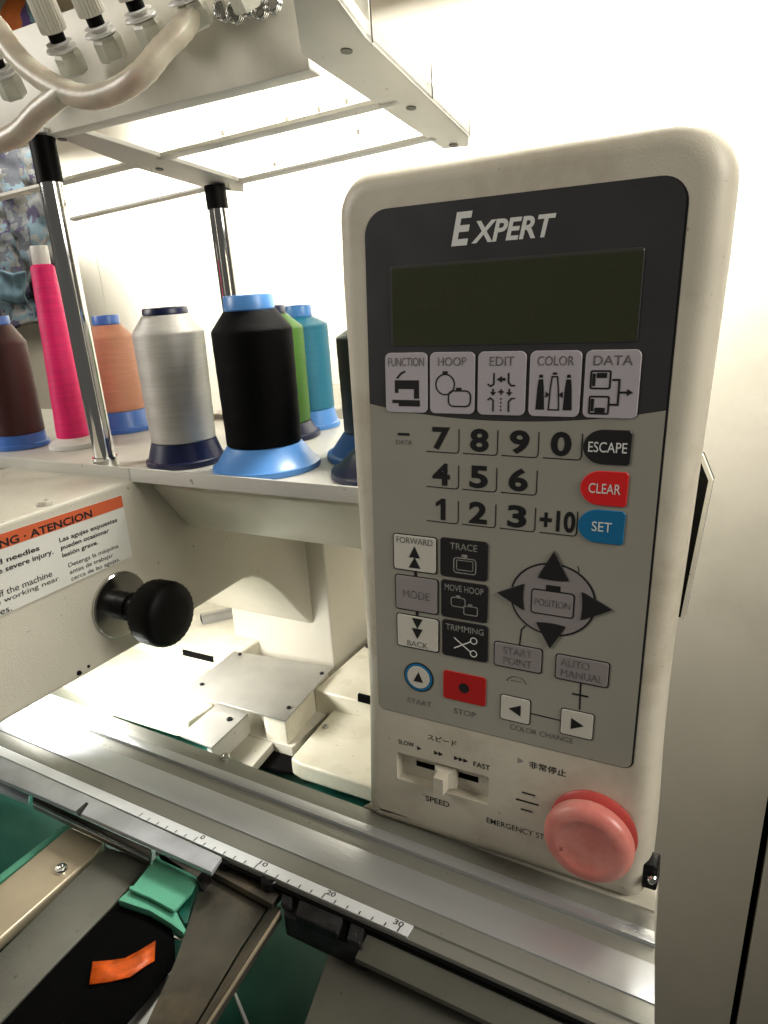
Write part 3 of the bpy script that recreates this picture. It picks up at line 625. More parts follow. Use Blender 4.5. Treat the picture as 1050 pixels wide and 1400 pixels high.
# ================================================================== SPOOLS
def spool(Y, cx_px, cy_px, rb, r0, rtop, zs, tm, capm, basem, label, rcap, rflare=None, cone=None, loc_x=None):
    """zs = z of base top, body top, shoulder, cap top"""
    x = loc_x if loc_x is not None else onY(cx_px, cy_px, Y).x
    zb, zsh, zbt, zc = zs; z0 = TZ + 0.0004
    q_ = Y / math.hypot(x, Y) * 1.02; r0 *= q_; rtop *= q_; rcap *= q_; rflare = rflare and rflare * q_
    zb = 1.4 - (1.4 - zb) * (Y - r0) / Y
    t = thing('thread_spool', (x, Y, z0), label, 'thread spool', 'thread spools on the shelf')
    c = V((x, Y, 0))
    rf = rflare or rb
    MB().lathe([(rf, z0), (rf * 1.01, z0 + 0.0015), (rf * 1.0, z0 + 0.0045), (rf * 0.94, z0 + 0.0055), (r0 * 1.0, zb), (r0 * 0.9, zb + 0.001)], c, n=56).build('base_flange', capm if basem is None else basem, t, smooth=35)
    core = [(rcap * 0.98, zbt - 0.004), (rcap * 0.98, zbt + 0.0005), (rcap * 1.02, zbt + 0.001), (rcap, zc - 0.0012), (rcap * 0.96, zc), (rcap * 0.74, zc), (rcap * 0.70, zc - 0.004), (0.001, zc - 0.005)]
    MB().lathe(core, c, n=48).build('core_cap', capm, t, smooth=35)
    N_ = 44; body = [(r0 * 0.9, zb - 0.001), (r0, zb + 0.0012)]
    for k in range(1, N_):
        s_ = k / N_; z = zb + (zsh - zb) * s_
        body.append((r0 + (rtop - r0) * s_ + 0.00008 * math.sin(k * 0.7), z))
    body += [(rtop, zsh), (rtop * 0.985, zsh + 0.0015)]
    for k in range(1, 7):
        s_ = k / 6; body.append((rtop * 0.985 + (rcap * 1.06 - rtop * 0.985) * s_, zsh + 0.0015 + (zbt - zsh - 0.0015) * s_))
    body.append((rcap * 0.9, zbt + 0.0003))
    b = MB(); b.lathe(body, V((0, 0, 0)), n=72)
    me_o = mesh('thread_winding', [v + c for v in b.v], b.f, tm, t, smooth=50)
    # object coordinates centred on the axis
    return t
def zz(px, py, Y): return onY(px, py, Y).z
T = {k: thread_mat(k + ' thread', c, spec=0.08 if k == 'black' else 1.0 if k == 'silver' else 0.4, rough=0.36 if k == 'silver' else 0.5 if k == 'black' else 0.38, metal=0.3 if k == 'silver' else 0.0) for k, c in dict(maroon=(0.045, 0.006, 0.006), pink=(0.90, 0.012, 0.17), orange=(0.58, 0.27, 0.17), silver=(0.56, 0.54, 0.50), black=(0.0012, 0.0012, 0.0016), green=(0.05, 0.17, 0.008), teal=(0.008, 0.17, 0.27), forest=(0.012, 0.035, 0.03)).items()}
Y = 0.489
spool(Y, 352, 520, 0, 0.0392, 0.0408, (zz(357, 618, Y), zz(340, 452, Y), zz(340, 424, Y), zz(337, 403, Y)), T['black'], 'bluep', None, 'large spool of black thread with light blue cap and base at the shelf front', 0.0248, 0.0568)
spool(Y, 241, 530, 0, 0.0392, 0.0418, (zz(245, 611, Y), zz(232, 455, Y), zz(230, 430, Y), zz(229, 420, Y)), T['silver'], 'navy', None, 'spool of silver grey thread with navy cap and base', 0.0262, 0.0485)
Yb = 0.60
spool(Yb, 155, 500, 0, 0.0430, 0.0400, (zz(175, 567, Yb), zz(148, 462, Yb), zz(146, 444, Yb), zz(146, 431, Yb)), T['orange'], 'bluem', None, 'spool of peach orange thread with blue cap behind the front chrome pole', 0.0215, 0.055)
Yg = 0.60
spool(Yg, 372, 510, 0, 0.0420, 0.0430, (zz(390, 587, Yg), zz(385, 450, Yg), zz(385, 429, Yg), zz(385, 417, Yg)), T['green'], 'navy', None, 'spool of leaf green thread mostly hidden behind the black spool', 0.0235, 0.052)
Yt = 0.655
spool(Yt, 415, 500, 0, 0.0345, 0.0345, (zz(440, 566, Yt), zz(413, 446, Yt), zz(413, 433, Yt), zz(412, 417, Yt)), T['teal'], 'bluep', None, 'spool of teal blue thread with light blue cap at the back of the shelf', 0.0160, 0.040)
Yf = 0.56
spool(Yf, 533, 520, 0, 0.0470, 0.0480, (zz(490, 598, Yf), zz(490, 460, Yf), zz(490, 438, Yf), zz(490, 425, Yf)), T['forest'], 'bluep', None, 'spool of dark green grey thread half hidden by the control panel edge', 0.0240, 0.0650)
Yn = 0.505
spool(Yn, 510, 560, 0, 0.036, 0.036, (zz(500, 618, Yn), zz(500, 520, Yn), zz(500, 500, Yn), zz(500, 490, Yn)), T['forest'], 'navy', None, 'spool whose navy base flares out beside the left edge of the control panel', 0.022, 0.060, loc_x=onY(450, 640, Yn - 0.02).x + 0.053)
Ym = 0.50
spool(Ym, 12, 520, 0, 0.0440, 0.0420, (zz(30, 600, Ym), zz(15, 470, Ym), zz(8, 444, Ym), zz(5, 432, Ym)), T['maroon'], 'bluem', None, 'spool of dark maroon thread on a blue base at the far left', 0.0220, 0.0480)
Yp_ = 0.515
t = spool(Yp_, 82, 480, 0, 0.0280, 0.0180, (zz(98, 602, Yp_), zz(55, 367, Yp_), zz(55, 362, Yp_), zz(53, 336, Yp_)), T['pink'], 'whitep', None, 'tall cone of hot pink thread on a white base beside the front chrome pole', 0.0130, 0.042, loc_x=onY(57, 360, Yp_).x)
# ================================================================== THREAD RACK
RP = V((0, 0.455, 1.528)); RN = V((0, 0.17, 1))
def R(px, py): return onP(px, py, RP, RN)
rack = thing('thread_rack', (-0.54, 0.46, 1.26), 'overhead beige metal thread guide rack standing on two chrome poles', 'rack')
UPR = V((0, 0.17, 1)).normalized()
def rackbar(name, pa, pb, wid, th, m_='steelpaint'):
    a, b = R(*pa), R(*pb); d = (b - a).normalized(); s_ = UPR.cross(d).normalized() * wid / 2
    return MB().prism([a - s_, b - s_, b + s_, a + s_], UPR * th).build(name, m_, rack, bev=0.0006)
# poles
def pole(xt, xb, yt, capz, topz):
    p = MB().tube([V((xb, yt, TZ + 0.0005)), V((xt, yt, capz))], 0.0092, 32).build('pole', 'chrome', rack, smooth=60)
    MB().tube([V((xt, yt, capz - 0.003)), V((xt + (xt - xb) * 0.12, yt, topz))], 0.0104, 32).build('pole_cap', 'blackrub', rack, smooth=60)
pole(-0.5565, -0.5505, 0.455, 1.4963, 1.5275)
pole(-0.5232, -0.5190, 0.620, 1.4800, 1.4985)
MB().tube([V((-0.5505, 0.455, TZ + 0.0006)), V((-0.5505, 0.455, TZ + 0.009))], 0.0112, 32).build('pole_collar', 'chrome', rack, smooth=60)
# side arms
la = MB().prism([R(*p) for p in [(72, 186), (100, 177), (333, 250), (333, 263), (283, 258), (183, 229)]], UPR * 0.004).build('side_arm', 'steelpaint', rack, bev=0.0008)
ra = MB().prism([R(*p) for p in [(396, -30), (462, 0), (500, 52), (600, 147), (641, 186), (641, 200), (606, 204), (447, 98), (412, 74)]], UPR * 0.004).build('side_arm', 'steelpaint', rack, bev=0.0008)
rim_ = [R(*p) for p in [(462, 0), (500, 52), (600, 147), (641, 186)]]
fl = MB()
for i in range(3): fl.prism([rim_[i], rim_[i + 1], rim_[i + 1] - V((0.002, 0, 0)), rim_[i] - V((0.002, 0, 0))], UPR * 0.0105)
fl.build('arm_flange', 'steelpaint', rack)
for p in ((474, 69), (562, 147), (620, 198), (85, 190), (218, 231), (310, 262 - 4)):
    MB().lathe([(0.0036, -0.0008), (0.0036, 0.0002)], R(*p), UPR, 18).build('hole', 'greymetal', rack)
rackbar('crossbar', (-120, 302), (200, 223), 0.011, 0.0035); rackbar('crossbar', (215, 219), (545, 139), 0.011, 0.0035)
rackbar('crossbar', (98, 302), (300, 256), 0.009, 0.003); rackbar('crossbar', (325, 251), (596, 189), 0.009, 0.003)
rackbar('crossbar', (-200, 245), (72, 184), 0.016, 0.0035)
# front sheet with the bent lower edge
s0, s1 = R(-150, 240), R(430, 98)
sh = MB().prism([s0 + V((0, -0.006, 0)), s1 + V((0, -0.006, 0)), s1 + V((0, -0.0085, 0.075)), s0 + V((0, -0.0085, 0.075))], (0, 0.002, 0)).build('front_sheet', 'knobwhite', rack, bev=0.0006)
MB().prism([s0 + V((0, -0.006, 0)), s1 + V((0, -0.006, 0)), s1 + V((0, 0.007, -0.0015)), s0 + V((0, 0.007, -0.0015))], (0, 0, 0.002)).build('bottom_flange', 'steelpaint', rack, bev=0.0004)
# upright guide tabs and small guide pins
tabp = R(507, 62); MB().prism([tabp + V((dx, 0, dz)) for dx, dz in ((-0.014, 0), (0, 0), (0, 0.024), (-0.003, 0.030), (-0.012, 0.030), (-0.016, 0.024))], (0, 0.0012, 0)).build('guide_tab', 'knobwhite', rack, bev=0.0004)
for p, h in (((590, 137), 0.022), ((641, 190), 0.018), ((508, 62), 0.03)):
    q = R(*p); MB().tube([q + V((0.0012, -0.001, 0.001)), q + V((0.0012, -0.001, h))], 0.0005, 8).build('guide_pin', 'darkmetal', rack)
for p in ((432, 158), (470, 147), (300, 190), (388, 172), (486, 206 - 18), (372, 232)):
    MB().lathe([(0.0010, 0.003), (0.0015, 0.004), (0.0015, 0.0062), (0.0008, 0.0068)], R(*p) + V((0, 0.004, 0)), UPR, 14).build('guide_bead', 'knobwhite', rack, smooth=40)
# thread tensioners standing on top of the front sheet, and their hose
TY = 0.425
for i, (bx, by, tx, ty) in enumerate(((88, 84, 60, 18), (141, 63, 112, -5), (196, 42, 166, -30), (256, 18, 226, -55), (6, 118, -22, 60), (322, -10, 292, -80))):
    by -= 9; ty -= 9; b = onY(bx, by, TY); tp = onY(tx, ty, TY - 0.015); a_ = (tp - b).normalized(); L_ = (tp - b).length * 0.92
    t = thing('thread_tensioner', b, ('%s ivory fluted thread tensioner on the rack' % ['second', 'third', 'fourth', 'fifth', 'leftmost', 'rightmost'][i]) , 'thread tensioner', 'thread tensioners along the top of the rack')
    K = 0.66; b = b + a_ * 0.004
    MB().lathe([(0.0135 * K, 0.011), (0.0142 * K, 0.0125), (0.0138 * K, L_ * 0.9 + 0.009), (0.0120 * K, L_ * 0.9 + 0.012), (0.001, L_ * 0.9 + 0.0125)], b, a_, 48, flute=2, fd=0.045).build('knob', 'knobwhite', t, smooth=25)
    MB().lathe([(0.0085 * K, 0.002), (0.0085 * K, 0.012)], b, a_, 28).build('stem', 'blackrub', t, smooth=40)
    MB().lathe([(0.0105, -0.001), (0.0110, 0.000), (0.0105, 0.001), (0.006, 0.0013), (0.006, 0.003), (0.0092, 0.0034), (0.0092, 0.0042), (0.004, 0.005)], b, a_, 36).build('tension_disc', 'whitep', t, smooth=35)
    MB().lathe([(0.0090, -0.017), (0.0098, -0.0155), (0.0098, -0.005), (0.0085, -0.002)], b + V((0.003, 0, 0)), a_, 6).build('nylon_nut', 'milky', t)
HY = 0.395
for lab_, pts in (('thick cloudy hose drooping in a loop across the front of the rack', [(-30, 10), (-2, 42), (30, 85), (75, 118), (120, 133), (160, 124), (195, 100), (222, 68), (246, 44), (262, 20)]),
                  ('short cloudy hose running out of the frame at the upper left', [(-60, 205), (-10, 196), (25, 182), (55, 152), (90, 125)])):
    P = bez([onY(x, y, HY + (0.010 * max(0, i - 6))) for i, (x, y) in enumerate(pts)], 5)
    o = MB().tube(P, 0.0076, 20, 0.035).build('hose', 'hose', None, smooth=60, loc=P[0]); tag(o, lab_, 'hose', 'hoses of the thread rack')
# loose chromed springs and clips above the right end of the front sheet
for i in range(5):
    c = onY(300 + i * 17, 14 - i * 3 + (i % 2) * 6, 0.44); P = []
    for k in range(60): a_ = k * 0.6; P.append(c + V((0.0055 * math.cos(a_), k * 0.00018, 0.0055 * math.sin(a_))))
    tag(MB().tube(P, 0.0009, 6).build('check_spring', 'chrome', None, smooth=60, loc=c), ['leftmost', 'second', 'middle', 'fourth', 'rightmost'][i] + ' small chrome spring above the right end of the rack front sheet', 'spring', 'springs on the rack')
# threads rising from the spools to the guides
def thread(p, q, sag, label):
    p, q = V(p), V(q); m_ = (p + q) / 2 + V((sag, 0, 0)); P = bez([p, m_, q], 8)
    tag(MB().tube(P, 0.00028, 5).build('thread', 'threadtan', None, loc=p), label, 'thread', 'threads rising to the rack')
thread(onY(337, 404, 0.489), R(312, 262 - 12), 0.003, 'pale thread rising from the black spool')
thread(onY(240, 421, 0.489), R(205, 226), 0.004, 'pale thread rising from the silver spool')
thread(onY(146, 432, 0.60), R(118, 298), 0.003, 'pale thread rising from the orange spool')
thread(R(300, 192), R(322, 250), 0.001, 'short pale thread between the two middle crossbars'); thread(R(432, 158) , R(415, 108), 0.004, 'pale thread above the right crossbar'); thread(R(372, 172), R(355, 115), 0.004, 'pale curved thread left of the guide beads')
thread(R(486, 150), R(490, 190), 0.001, 'short thread nearest the right rack arm')
# ================================================================== BED
BZ = 0.950
bed = thing('machine_bed', (-0.6, 0.6, 0.9), 'cream painted machine bed with a steel needle plate held by four screws', 'machine bed')
slab('bed_cover', [(-60, 880), (60, 928), (126, 955), (134, 962), (150, 958), (236, 984), (256, 986), (294, 962), (252, 945), (296, 905), (340, 870), (300, 840), (80, 800)], BZ, 0.022, 'bed', bed, bev=0.004, seg=4)
yB = onZ(270, 908, BZ).y
MB().box((-1.05, yB, 0.92), (-0.59, 0.90, BZ + 0.016)).build('rear_cover', 'bed', bed, bev=0.004, seg=4)
q0 = onY(248, 880, yB - 0.001); q1 = onY(293, 903, yB - 0.001)
def facequad(name, pxs, Yp, th, m_, parent): return MB().prism([onY(x, y, Yp) for x, y in pxs], (0, th, 0)).build(name, m_, parent)
facequad('slot', [(249, 889), (250, 896), (292, 906), (291, 899)], yB - 0.0008, 0.003, 'dark', bed)
# needle plate on its arm
plpx = [(250, 945), (320, 890), (455, 912), (390, 985)]
PZ = 0.970
pl = slab('needle_plate', plpx, PZ, 0.0022, 'plate', bed, bev=0.0005)
cc = sum([onZ(x, y, PZ) for x, y in plpx], V()) / 4
arm_poly = [onZ(x, y, PZ - 0.0024) for x, y in ((338, 900), (449, 915), (390, 983), (361, 975))]
MB().prism(arm_poly, (0, 0, -0.036)).build('bed_arm', 'bed', bed, bev=0.003, seg=3)
for p in ((276, 936), (328, 895), (440, 921), (395, 968)): screw(onZ(*p, PZ), (0, 0, 1), 0.0026, bed, 'bolt')
tg = slab('hook_cover', [(297, 962), (339, 975), (289, 1022), (246, 1005)], 0.962, 0.0022, 'plate', bed, bev=0.0005)
MB().prism([onZ(x, y, 0.9595) for x, y in [(333, 976), (339, 975), (289, 1022), (283, 1020)]], (0, 0, -0.03)).build('hook_cover_side', 'steelpaint', bed)
screw(onZ(314, 984, 0.962), (0, 0, 1), 0.0034, bed, 'bolt')
# right-hand bed covers
o = slab('bed_cover', [(397, 1036), (456, 968), (560, 990), (560, 1098), (500, 1072), (410, 1044)], 0.943, 0.020, 'bed', bed, bev=0.004, seg=4)
screw(onZ(445, 994, 0.943), (0, 0, 1), 0.0036, bed, 'plate')
pa = onZ(453, 935, BZ)
yC = onZ(487, 978, BZ - 0.006).y
MB().box((pa.x + 0.002, yC, 0.92), (-0.22, 0.90, 0.964)).build('rear_cover', 'bed', bed, bev=0.003, seg=3)
facequad('slot', [(489, 949), (489, 959), (512, 965), (512, 955)], yC - 0.0008, 0.003, 'dark', bed)
screw(onZ(504, 884, 0.964), (0, 0, 1), 0.004, bed, 'bolt')
MB().box((-0.62, 0.535, 0.906), (-0.440, 0.67, 0.936)).build('bed_base', 'machine', bed)
slab('hook_base', [(283, 1023), (333, 977), (376, 1012), (345, 1048)], 0.935, 0.01, 'machine', bed)
slab('hook_shade', [(343, 1044), (368, 1010), (404, 1018), (402, 1056)], 0.925, 0.004, 'dark', bed)  # dark sheet painted in for the shade under the needle plate
# small sheet bracket behind the bed arm
hbk = onZ(300, 842, BZ + 0.016)
c1 = onZ(276, 850, BZ + 0.017); c2 = onZ(330, 838, BZ + 0.017)
hb_ = MB(); d = (c2 - c1).normalized(); sd = V((-d.y, d.x, 0))
arc = [(-0.010 * math.cos(math.radians(t)), 0.012 * math.sin(math.radians(t))) for t in range(0, 181, 20)]
pts = [c1 + sd * a_ + V((0, 0, b_)) for a_, b_ in arc]
hb_.prism(pts, d * 0.06)
o = hb_.build('hook_shroud', 'plate', bed, smooth=35)
arc2 = [c1 - d * 0.0006 + sd * a_ * 0.7 + V((0, 0, b_ * 0.8)) for a_, b_ in arc]; MB().prism(arc2, d * 0.0004).build('shroud_opening', 'dark', bed)
# green table under everything
o = box('work_table', (-1.6, 0.06, 0.86), (-0.14, 0.66, 0.905), 'green', bev=0.002, loc=(-0.7, 0.2, 0)); tag(o, 'dark green laminate work table under the machine', 'table')
# ================================================================== CARRIAGE BEAM
beam = thing('carriage_beam', (-0.5, 0.36, 0.92), 'long aluminium carriage beam with a white ruler tape along its front edge', 'beam')
BD = -(Rwc @ V(((-1310 - 525) / F, (449 - 700) / F, 1))); BD = BD / BD.x     # the beam runs 1.6 degrees off level
def bp(y240, x, dz=0.0):
    p = onZ(240, y240, 1.018); q = p + BD * (x - p.x); return V((x, q.y, q.z + dz))
XE = -0.055
def xend(y240):          # the beam's end is cut slightly askew
    a, b = -0.2, 0.05
    for _ in range(30):
        m_ = (a + b) / 2; q = Rwc.transposed() @ (bp(y240, m_) - CAM)
        if 525 + F * q.x / q.z < 895: a = m_
        else: b = m_
    return a
def strip(name, ya, yb, za, zb, m_, th=0.02, x0=-1.1, x1=XE, bev=0.0004, side=0.0):
    A = [bp(ya, x0, za), bp(ya, xend(ya) if x1 == XE else x1, za), bp(yb, xend(yb) if x1 == XE else x1, zb), bp(yb, x0, zb)]
    return MB().prism(A, (0, 0, -th)).build(name, m_, beam, bev=bev)
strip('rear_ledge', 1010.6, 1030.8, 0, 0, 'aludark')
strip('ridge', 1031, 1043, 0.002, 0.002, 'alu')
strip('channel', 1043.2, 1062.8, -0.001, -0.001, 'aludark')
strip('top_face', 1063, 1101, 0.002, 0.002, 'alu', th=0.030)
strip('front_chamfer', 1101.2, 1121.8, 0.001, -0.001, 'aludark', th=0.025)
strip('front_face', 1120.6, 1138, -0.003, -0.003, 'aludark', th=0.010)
strip('ruler_tape', 1122, 1137.5, -0.0014, -0.0014, 'scale', th=0.0010, x1=onZ(562, 1270, 1.012).x, bev=0)
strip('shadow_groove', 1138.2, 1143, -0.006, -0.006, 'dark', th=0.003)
# end cap of the beam
# ruler ticks and figures
def GT(a, b, w_): return bp(b, a, -0.0012 + w_ / 1000)
I = Ink(GT, 0.0); px0 = onZ(355, 1180, 1.014).x; dx = (onZ(447, 1220, 1.0125).x - px0) / 6; xl = onZ(561, 1270, 1.012).x
for k in range(-12, 16):
    x = px0 + dx * k
    if x > xl: break
    h = 8.0 if k % 6 == 0 else 5.2
    I.w = 0.0; I.fill([(x - 0.0004, 1137.2), (x + 0.0004, 1137.2), (x + 0.0004, 1137.2 - h), (x - 0.0004, 1137.2 - h)])
I.build('tick_marks', 'ink', beam)['kind'] = 'stuff'
for k, s_ in ((-6, '0'), (0, '10'), (6, '20'), (11.4, '30')):
    text('figures', s_, px0 + dx * k + 0.0035, 1126.6, 0.0034 * len(s_), -6.6, GT, 0.0, 'ink', beam, bold=0.01)
screw(onZ(308, 1036, 1.018), (0, -0.3, 1), 0.0042, beam, 'chrome')
# support block under the control panel, continuing to the beam end
q0, q1 = bp(1010, -0.270, 0.001), bp(1010, xend(1010), 0.001)
MB().prism([q0, q1, V((q1.x - 0.003, 0.435, q1.z)), V((-0.255, 0.435, q0.z))], (0, 0, -0.11)).build('support_block', 'machine', beam, bev=0.001)
# front flange below the groove, right part
strip('front_flange', 1143.2, 1172, -0.010, -0.014, 'greymetal', th=0.004, x0=onZ(508, 1275, 1.0).x)
# ================================================================== LOWER LEFT: HOOP HARDWARE
o = slab('lower_plate', [(452, 1297), (480, 1250), (560, 1290), (700, 1350), (900, 1440), (900, 1560), (360, 1560)], 0.985, 0.003, 'greymetal', None, loc=onZ(600, 1380, 0.985)); tag(o, 'wide dull grey steel plate at the bottom right of the beam', 'steel plate')
fb = thing('hoop_frame_bar', onZ(150, 1100, 1.0), 'bluish steel bar running along the beam at the left with a notched lower rail', 'bar')
slab('bar', [(-160, 968), (0, 1034), (150, 1101), (303, 1171), (289, 1192), (128, 1120), (0, 1065), (-160, 996)], 1.021, 0.004, 'bluesteel', fb)
slab('lower_rail', [(-160, 1002), (-30, 1055), (40, 1087), (38, 1094), (-30, 1066), (-160, 1014)], 1.000, 0.006, 'bluesteel', fb)
slab('lower_rail', [(45, 1088), (207, 1161), (204, 1175), (44, 1098)], 1.000, 0.006, 'darkmetal', fb)
slab('lower_rail', [(212, 1163), (276, 1190), (270, 1200), (218, 1176)], 1.000, 0.006, 'darkmetal', fb)
slab('rail_edge', [(45, 1094), (204, 1170), (203, 1175), (44, 1098)], 1.0012, 0.002, 'alu', fb)
slab('notch', [(104, 1108), (118, 1096), (121, 1098), (108, 1116)], 1.0216, 0.001, 'bolt', fb)
# tan channel
tc_ = thing('cloth_clamp_channel', onZ(80, 1200, 0.96), 'beige lacquered steel channel with one screw running to the lower left', 'channel')
slab('channel_top', [(90, 1134), (98, 1130), (142, 1150), (128, 1170), (0, 1283), (-140, 1412), (-140, 1340), (0, 1208)], 0.985, 0.010, 'tan', tc_, bev=0.0025, seg=4)
slab('channel_side', [(143, 1151), (148, 1162), (0, 1300), (-140, 1440), (-140, 1414), (0, 1286), (128, 1172)], 0.975, 0.012, 'darkmetal', tc_)
screw(onZ(84, 1190, 0.985), (0, 0, 1), 0.0052, tc_, 'chrome')
gr = slab('green_strip', [(92, 1124), (100, 1128), (0, 1206), (-140, 1336), (-140, 1322), (0, 1195)], 0.978, 0.004, 'hoopgreen', None, loc=onZ(40, 1170, 0.978)); tag(gr, 'thin mint green strip along the beige channel', 'strip')
o = slab('side_bar', [(146, 1158), (206, 1176), (161, 1230), (70, 1324), (-60, 1460), (-200, 1460), (0, 1302)], 0.990, 0.004, 'greymetal', None, loc=onZ(100, 1250, 0.99)); tag(o, 'wide dark grey steel bar between the beige channel and the black fabric', 'bar')
# mint hoop clip and black fabric
hp = thing('embroidery_hoop', onZ(200, 1300, 0.96), 'mint green plastic hoop end with a white rim holding black fabric', 'embroidery hoop')
slab('hoop_clip', [(216, 1168), (222, 1166), (240, 1178), (271, 1200), (262, 1218), (240, 1243), (181, 1212), (200, 1188)], 1.000, 0.003, 'hoopgreen', hp, bev=0.001)
slab('hoop_bow', [(181, 1213), (240, 1243), (246, 1256), (254, 1270), (250, 1275), (233, 1262), (205, 1245), (161, 1230)], 0.997, 0.006, 'hoopgreen', hp, bev=0.001)
slab('clip_ridge', [(177, 1211), (182, 1210), (207, 1222), (240, 1240), (238, 1245), (205, 1227), (176, 1215)], 1.0018, 0.003, 'hoopgreen', hp, bev=0.001)
slab('clip_side', [(272, 1201), (264, 1230), (256, 1262), (252, 1262), (242, 1244), (262, 1219)], 0.994, 0.012, 'green', hp)
slab('hoop_rim', [(240, 1316), (232, 1345), (200, 1405), (170, 1460), (120, 1460), (168, 1400), (214, 1345)], 0.978, 0.006, 'whitep', hp, bev=0.002)
slab('rim_screw', [(238, 1273), (250, 1280), (248, 1286), (237, 1281)], 0.990, 0.004, 'chrome', hp)
# fabric sheet, gently dished
poly = [(163, 1231), (205, 1246), (233, 1263), (238, 1282), (240, 1316), (205, 1360), (172, 1400), (120, 1470), (-100, 1560), (-60, 1455), (5, 1396), (80, 1316)]
fz = 0.990
fab = slab('black_fabric', poly, fz, 0.002, 'blackcloth', None, loc=onZ(140, 1330, fz)); tag(fab, 'black fabric stretched in the mint green hoop', 'fabric')
def GF(a, b, w_): p = onZ(a, b, fz + 0.001 + w_); return p
ot = []
top = [(127, 1316), (150, 1314), (171, 1311), (192, 1300), (213, 1287)]; bot = [(122, 1347), (150, 1343), (178, 1336), (195, 1324), (211, 1314)]
tv = []; tf = []
for i in range(5):
    for j in range(4):
        s_ = j / 3; x = top[i][0] * (1 - s_) + bot[i][0] * s_; y = top[i][1] * (1 - s_) + bot[i][1] * s_
        tv.append(onZ(x, y, fz + 0.0015 + 0.0012 * math.sin(i * 2.1 + j)))
for i in range(4):
    for j in range(3): k = i * 4 + j; tf.append((k, k + 1, k + 5, k + 4))
o = mesh('orange_tape', tv, tf, 'orangestitch', None, True, loc=onZ(165, 1325, fz)); sm = o.modifiers.new('s', 'SOLIDIFY'); sm.thickness = 0.0008
tag(o, 'short crinkled orange tape lying on the black fabric', 'tape')
# dark arm with bolts
da = thing('dark_bracket', onZ(290, 1300, 0.98), 'dark steel hoop arm bolted to the beam with two black bolts', 'bracket')
slab('arm_plate', [(289, 1197), (369, 1236), (330, 1294), (268, 1400), (235, 1465), (150, 1465), (200, 1400), (240, 1312), (258, 1260), (276, 1205)], 0.996, 0.003, 'darkmetal', da)
slab('arm_lip', [(371, 1237), (384, 1240), (281, 1400), (243, 1465), (236, 1465), (270, 1400), (332, 1296)], 0.999, 0.010, 'darkmetal', da, bev=0.0008)
slab('arm_lip_edge', [(382, 1244), (384, 1245), (283, 1400), (246, 1465), (244.4, 1465), (281.4, 1400)], 1.000, 0.003, 'tan', da)
slab('bolt_strip', [(287, 1190), (305, 1169), (393, 1207), (372, 1236)], 1.004, 0.006, 'darkmetal', da, bev=0.0008)
for p in ((311, 1178), (371, 1207)):
    MB().lathe([(0.0068, 0), (0.0068, 0.007), (0.0060, 0.0078), (0.0034, 0.0078), (0.0032, 0.004)], onZ(p[0], p[1] + 4, 1.004), (0, 0, 1), 24).build('bolt', 'bolt', da, smooth=35)
slab('corner_clip', [(268, 1200), (280, 1188), (287, 1194), (274, 1208)], 1.004, 0.012, 'bolt', da)
cl = thing('clamp_block', onZ(440, 1250, 1.0), 'black oxide clamp block with slots beside the ruler', 'clamp')
slab('clamp_body', [(386, 1216), (396, 1207), (505, 1252), (496, 1300), (478, 1292), (388, 1250)], 1.002, 0.018, 'clampmetal', cl, bev=0.0015, seg=3)
slab('clamp_jaw', [(385, 1214), (401, 1216), (398, 1240), (384, 1234)], 1.007, 0.006, 'clampmetal', cl, bev=0.0015, seg=3)
slab('clamp_jaw', [(410, 1226), (470, 1250), (462, 1276), (403, 1250)], 1.008, 0.007, 'clampmetal', cl, bev=0.0015, seg=3)
slab('clamp_jaw', [(480, 1256), (500, 1264), (492, 1290), (474, 1282)], 1.007, 0.006, 'clampmetal', cl, bev=0.0015, seg=3)
slab('clamp_slot', [(470, 1254), (480, 1258), (472, 1286), (462, 1282)], 1.0045, 0.002, 'dark', cl)
o = slab('glass_edge', [(319, 1358), (323, 1356), (341, 1400), (337, 1404)], 0.930, 0.004, 'whitep', None, loc=onZ(330, 1380, 0.93)); tag(o, 'thin white edge strip lying on the green table', 'strip')
# ================================================================== FABRICS BEHIND, UPPER LEFT
def clothmat(name, cols, sc):
    m = bpy.data.materials.new(name); m.use_nodes = True; N = m.node_tree.nodes; L = m.node_tree.links; b = N['Principled BSDF']; b.inputs['Roughness'].default_value = 0.85
    g = N.new('ShaderNodeNewGeometry'); nz = N.new('ShaderNodeTexNoise'); nz.inputs['Scale'].default_value = sc * 0.8; nz.inputs['Detail'].default_value = 3
    L.new(g.outputs['Position'], nz.inputs['Vector']); ad = N.new('ShaderNodeVectorMath'); ad.operation = 'MULTIPLY_ADD'; ad.inputs[1].default_value = (0.08,) * 3
    L.new(nz.outputs['Color'], ad.inputs[0]); L.new(g.outputs['Position'], ad.inputs[2])
    v = N.new('ShaderNodeTexVoronoi'); v.inputs['Scale'].default_value = sc; L.new(ad.outputs[0], v.inputs['Vector'])
    sp_ = N.new('ShaderNodeSeparateColor'); L.new(v.outputs['Color'], sp_.inputs[0])
    r = N.new('ShaderNodeValToRGB'); r.color_ramp.interpolation = 'CONSTANT'
    for i, c in enumerate(cols):
        e = r.color_ramp.elements[i] if i < 2 else r.color_ramp.elements.new(i / len(cols))
        e.position = i / len(cols); e.color = (*c, 1)
    L.new(sp_.outputs[0], r.inputs[0]); L.new(r.outputs[0], b.inputs['Base Color']); return m
grey = clothmat('grey patterned print', [(0.05, 0.05, 0.045), (0.016, 0.016, 0.018), (0.075, 0.07, 0.06), (0.012, 0.006, 0.02), (0.035, 0.055, 0.06), (0.04, 0.035, 0.025)], 44)
from mathutils import noise as mnoise
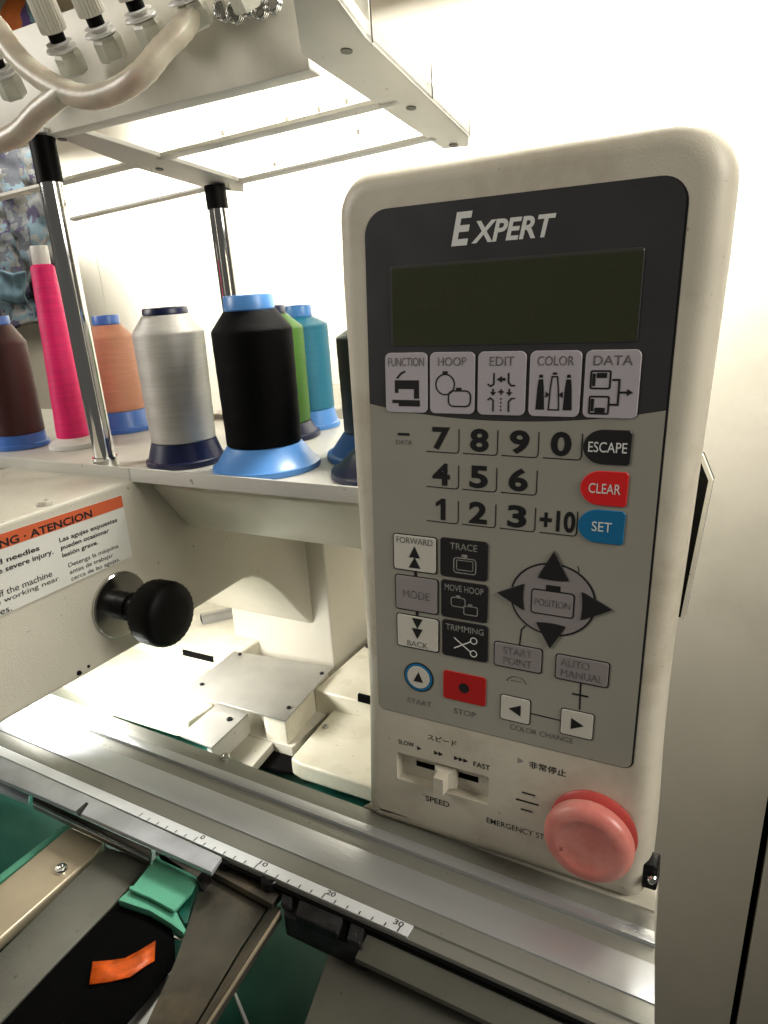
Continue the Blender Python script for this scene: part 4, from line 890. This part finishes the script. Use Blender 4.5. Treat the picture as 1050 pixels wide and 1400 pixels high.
def hanging(name, x0, x1, z0, z1, Yc, m_, label, amp=0.03, seed=0, nx=40, nz=50):
    vs = []; fs = []
    for j in range(nz + 1):
        for i in range(nx + 1):
            x = x0 + (x1 - x0) * i / nx; z = z0 + (z1 - z0) * j / nz
            d = mnoise.noise(V((x * 14 + seed, z * 5, seed))) * amp + mnoise.noise(V((x * 40, z * 30 + seed, seed))) * amp * 0.35
            e = mnoise.noise(V((seed, z * 9, 3))) * 0.03
            vs.append(V((x + e, Yc + d, z + mnoise.noise(V((x * 12, seed, 0))) * 0.03)))
    for j in range(nz):
        for i in range(nx): k = j * (nx + 1) + i; fs.append((k, k + 1, k + nx + 2, k + nx + 1))
    o = mesh(name, vs, fs, m_, None, True, loc=((x0 + x1) / 2, Yc, z0)); s_ = o.modifiers.new('thickness', 'SOLIDIFY'); s_.thickness = 0.003
    return tag(o, label, 'fabric', 'fabrics hung at the upper left')
def at(px, py, Yc): return onY(px, py, Yc)
p0 = at(-120, 455, 1.15); p1 = at(52, 190, 1.15)
hanging('patterned_fabric', p0.x, p1.x, p0.z, p1.z, 1.15, grey, 'grey patterned fabric bunched behind the left pole', 0.05, 3)
tealm = mat('grey teal cloth', (0.07, 0.12, 0.14), 0.8, var=0.3, vs=30)
p0 = at(5, 405, 1.08); p1 = at(48, 340, 1.08)
hanging('teal_strap', at(-10, 420, 1.08).x, at(36, 372, 1.08).x, at(20, 415, 1.08).z, at(20, 372, 1.08).z, 1.08, tealm, 'grey teal cloth strap below the patterned fabric', 0.03, 9, 16, 12)
multi = clothmat('bright coloured print', [(0.02, 0.012, 0.06), (0.40, 0.10, 0.015), (0.08, 0.16, 0.18), (0.45, 0.30, 0.08), (0.06, 0.03, 0.12), (0.28, 0.26, 0.22)], 12)
hanging('bright_fabric', at(-150, 30, 1.15).x, at(92, 30, 1.15).x, at(20, 120, 1.15).z, at(20, -60, 1.15).z, 1.15, multi, 'bright orange, purple and teal fabric at the upper left corner', 0.05, 6)
p0 = at(-100, 250, 1.2); p1 = at(40, 180, 1.2)
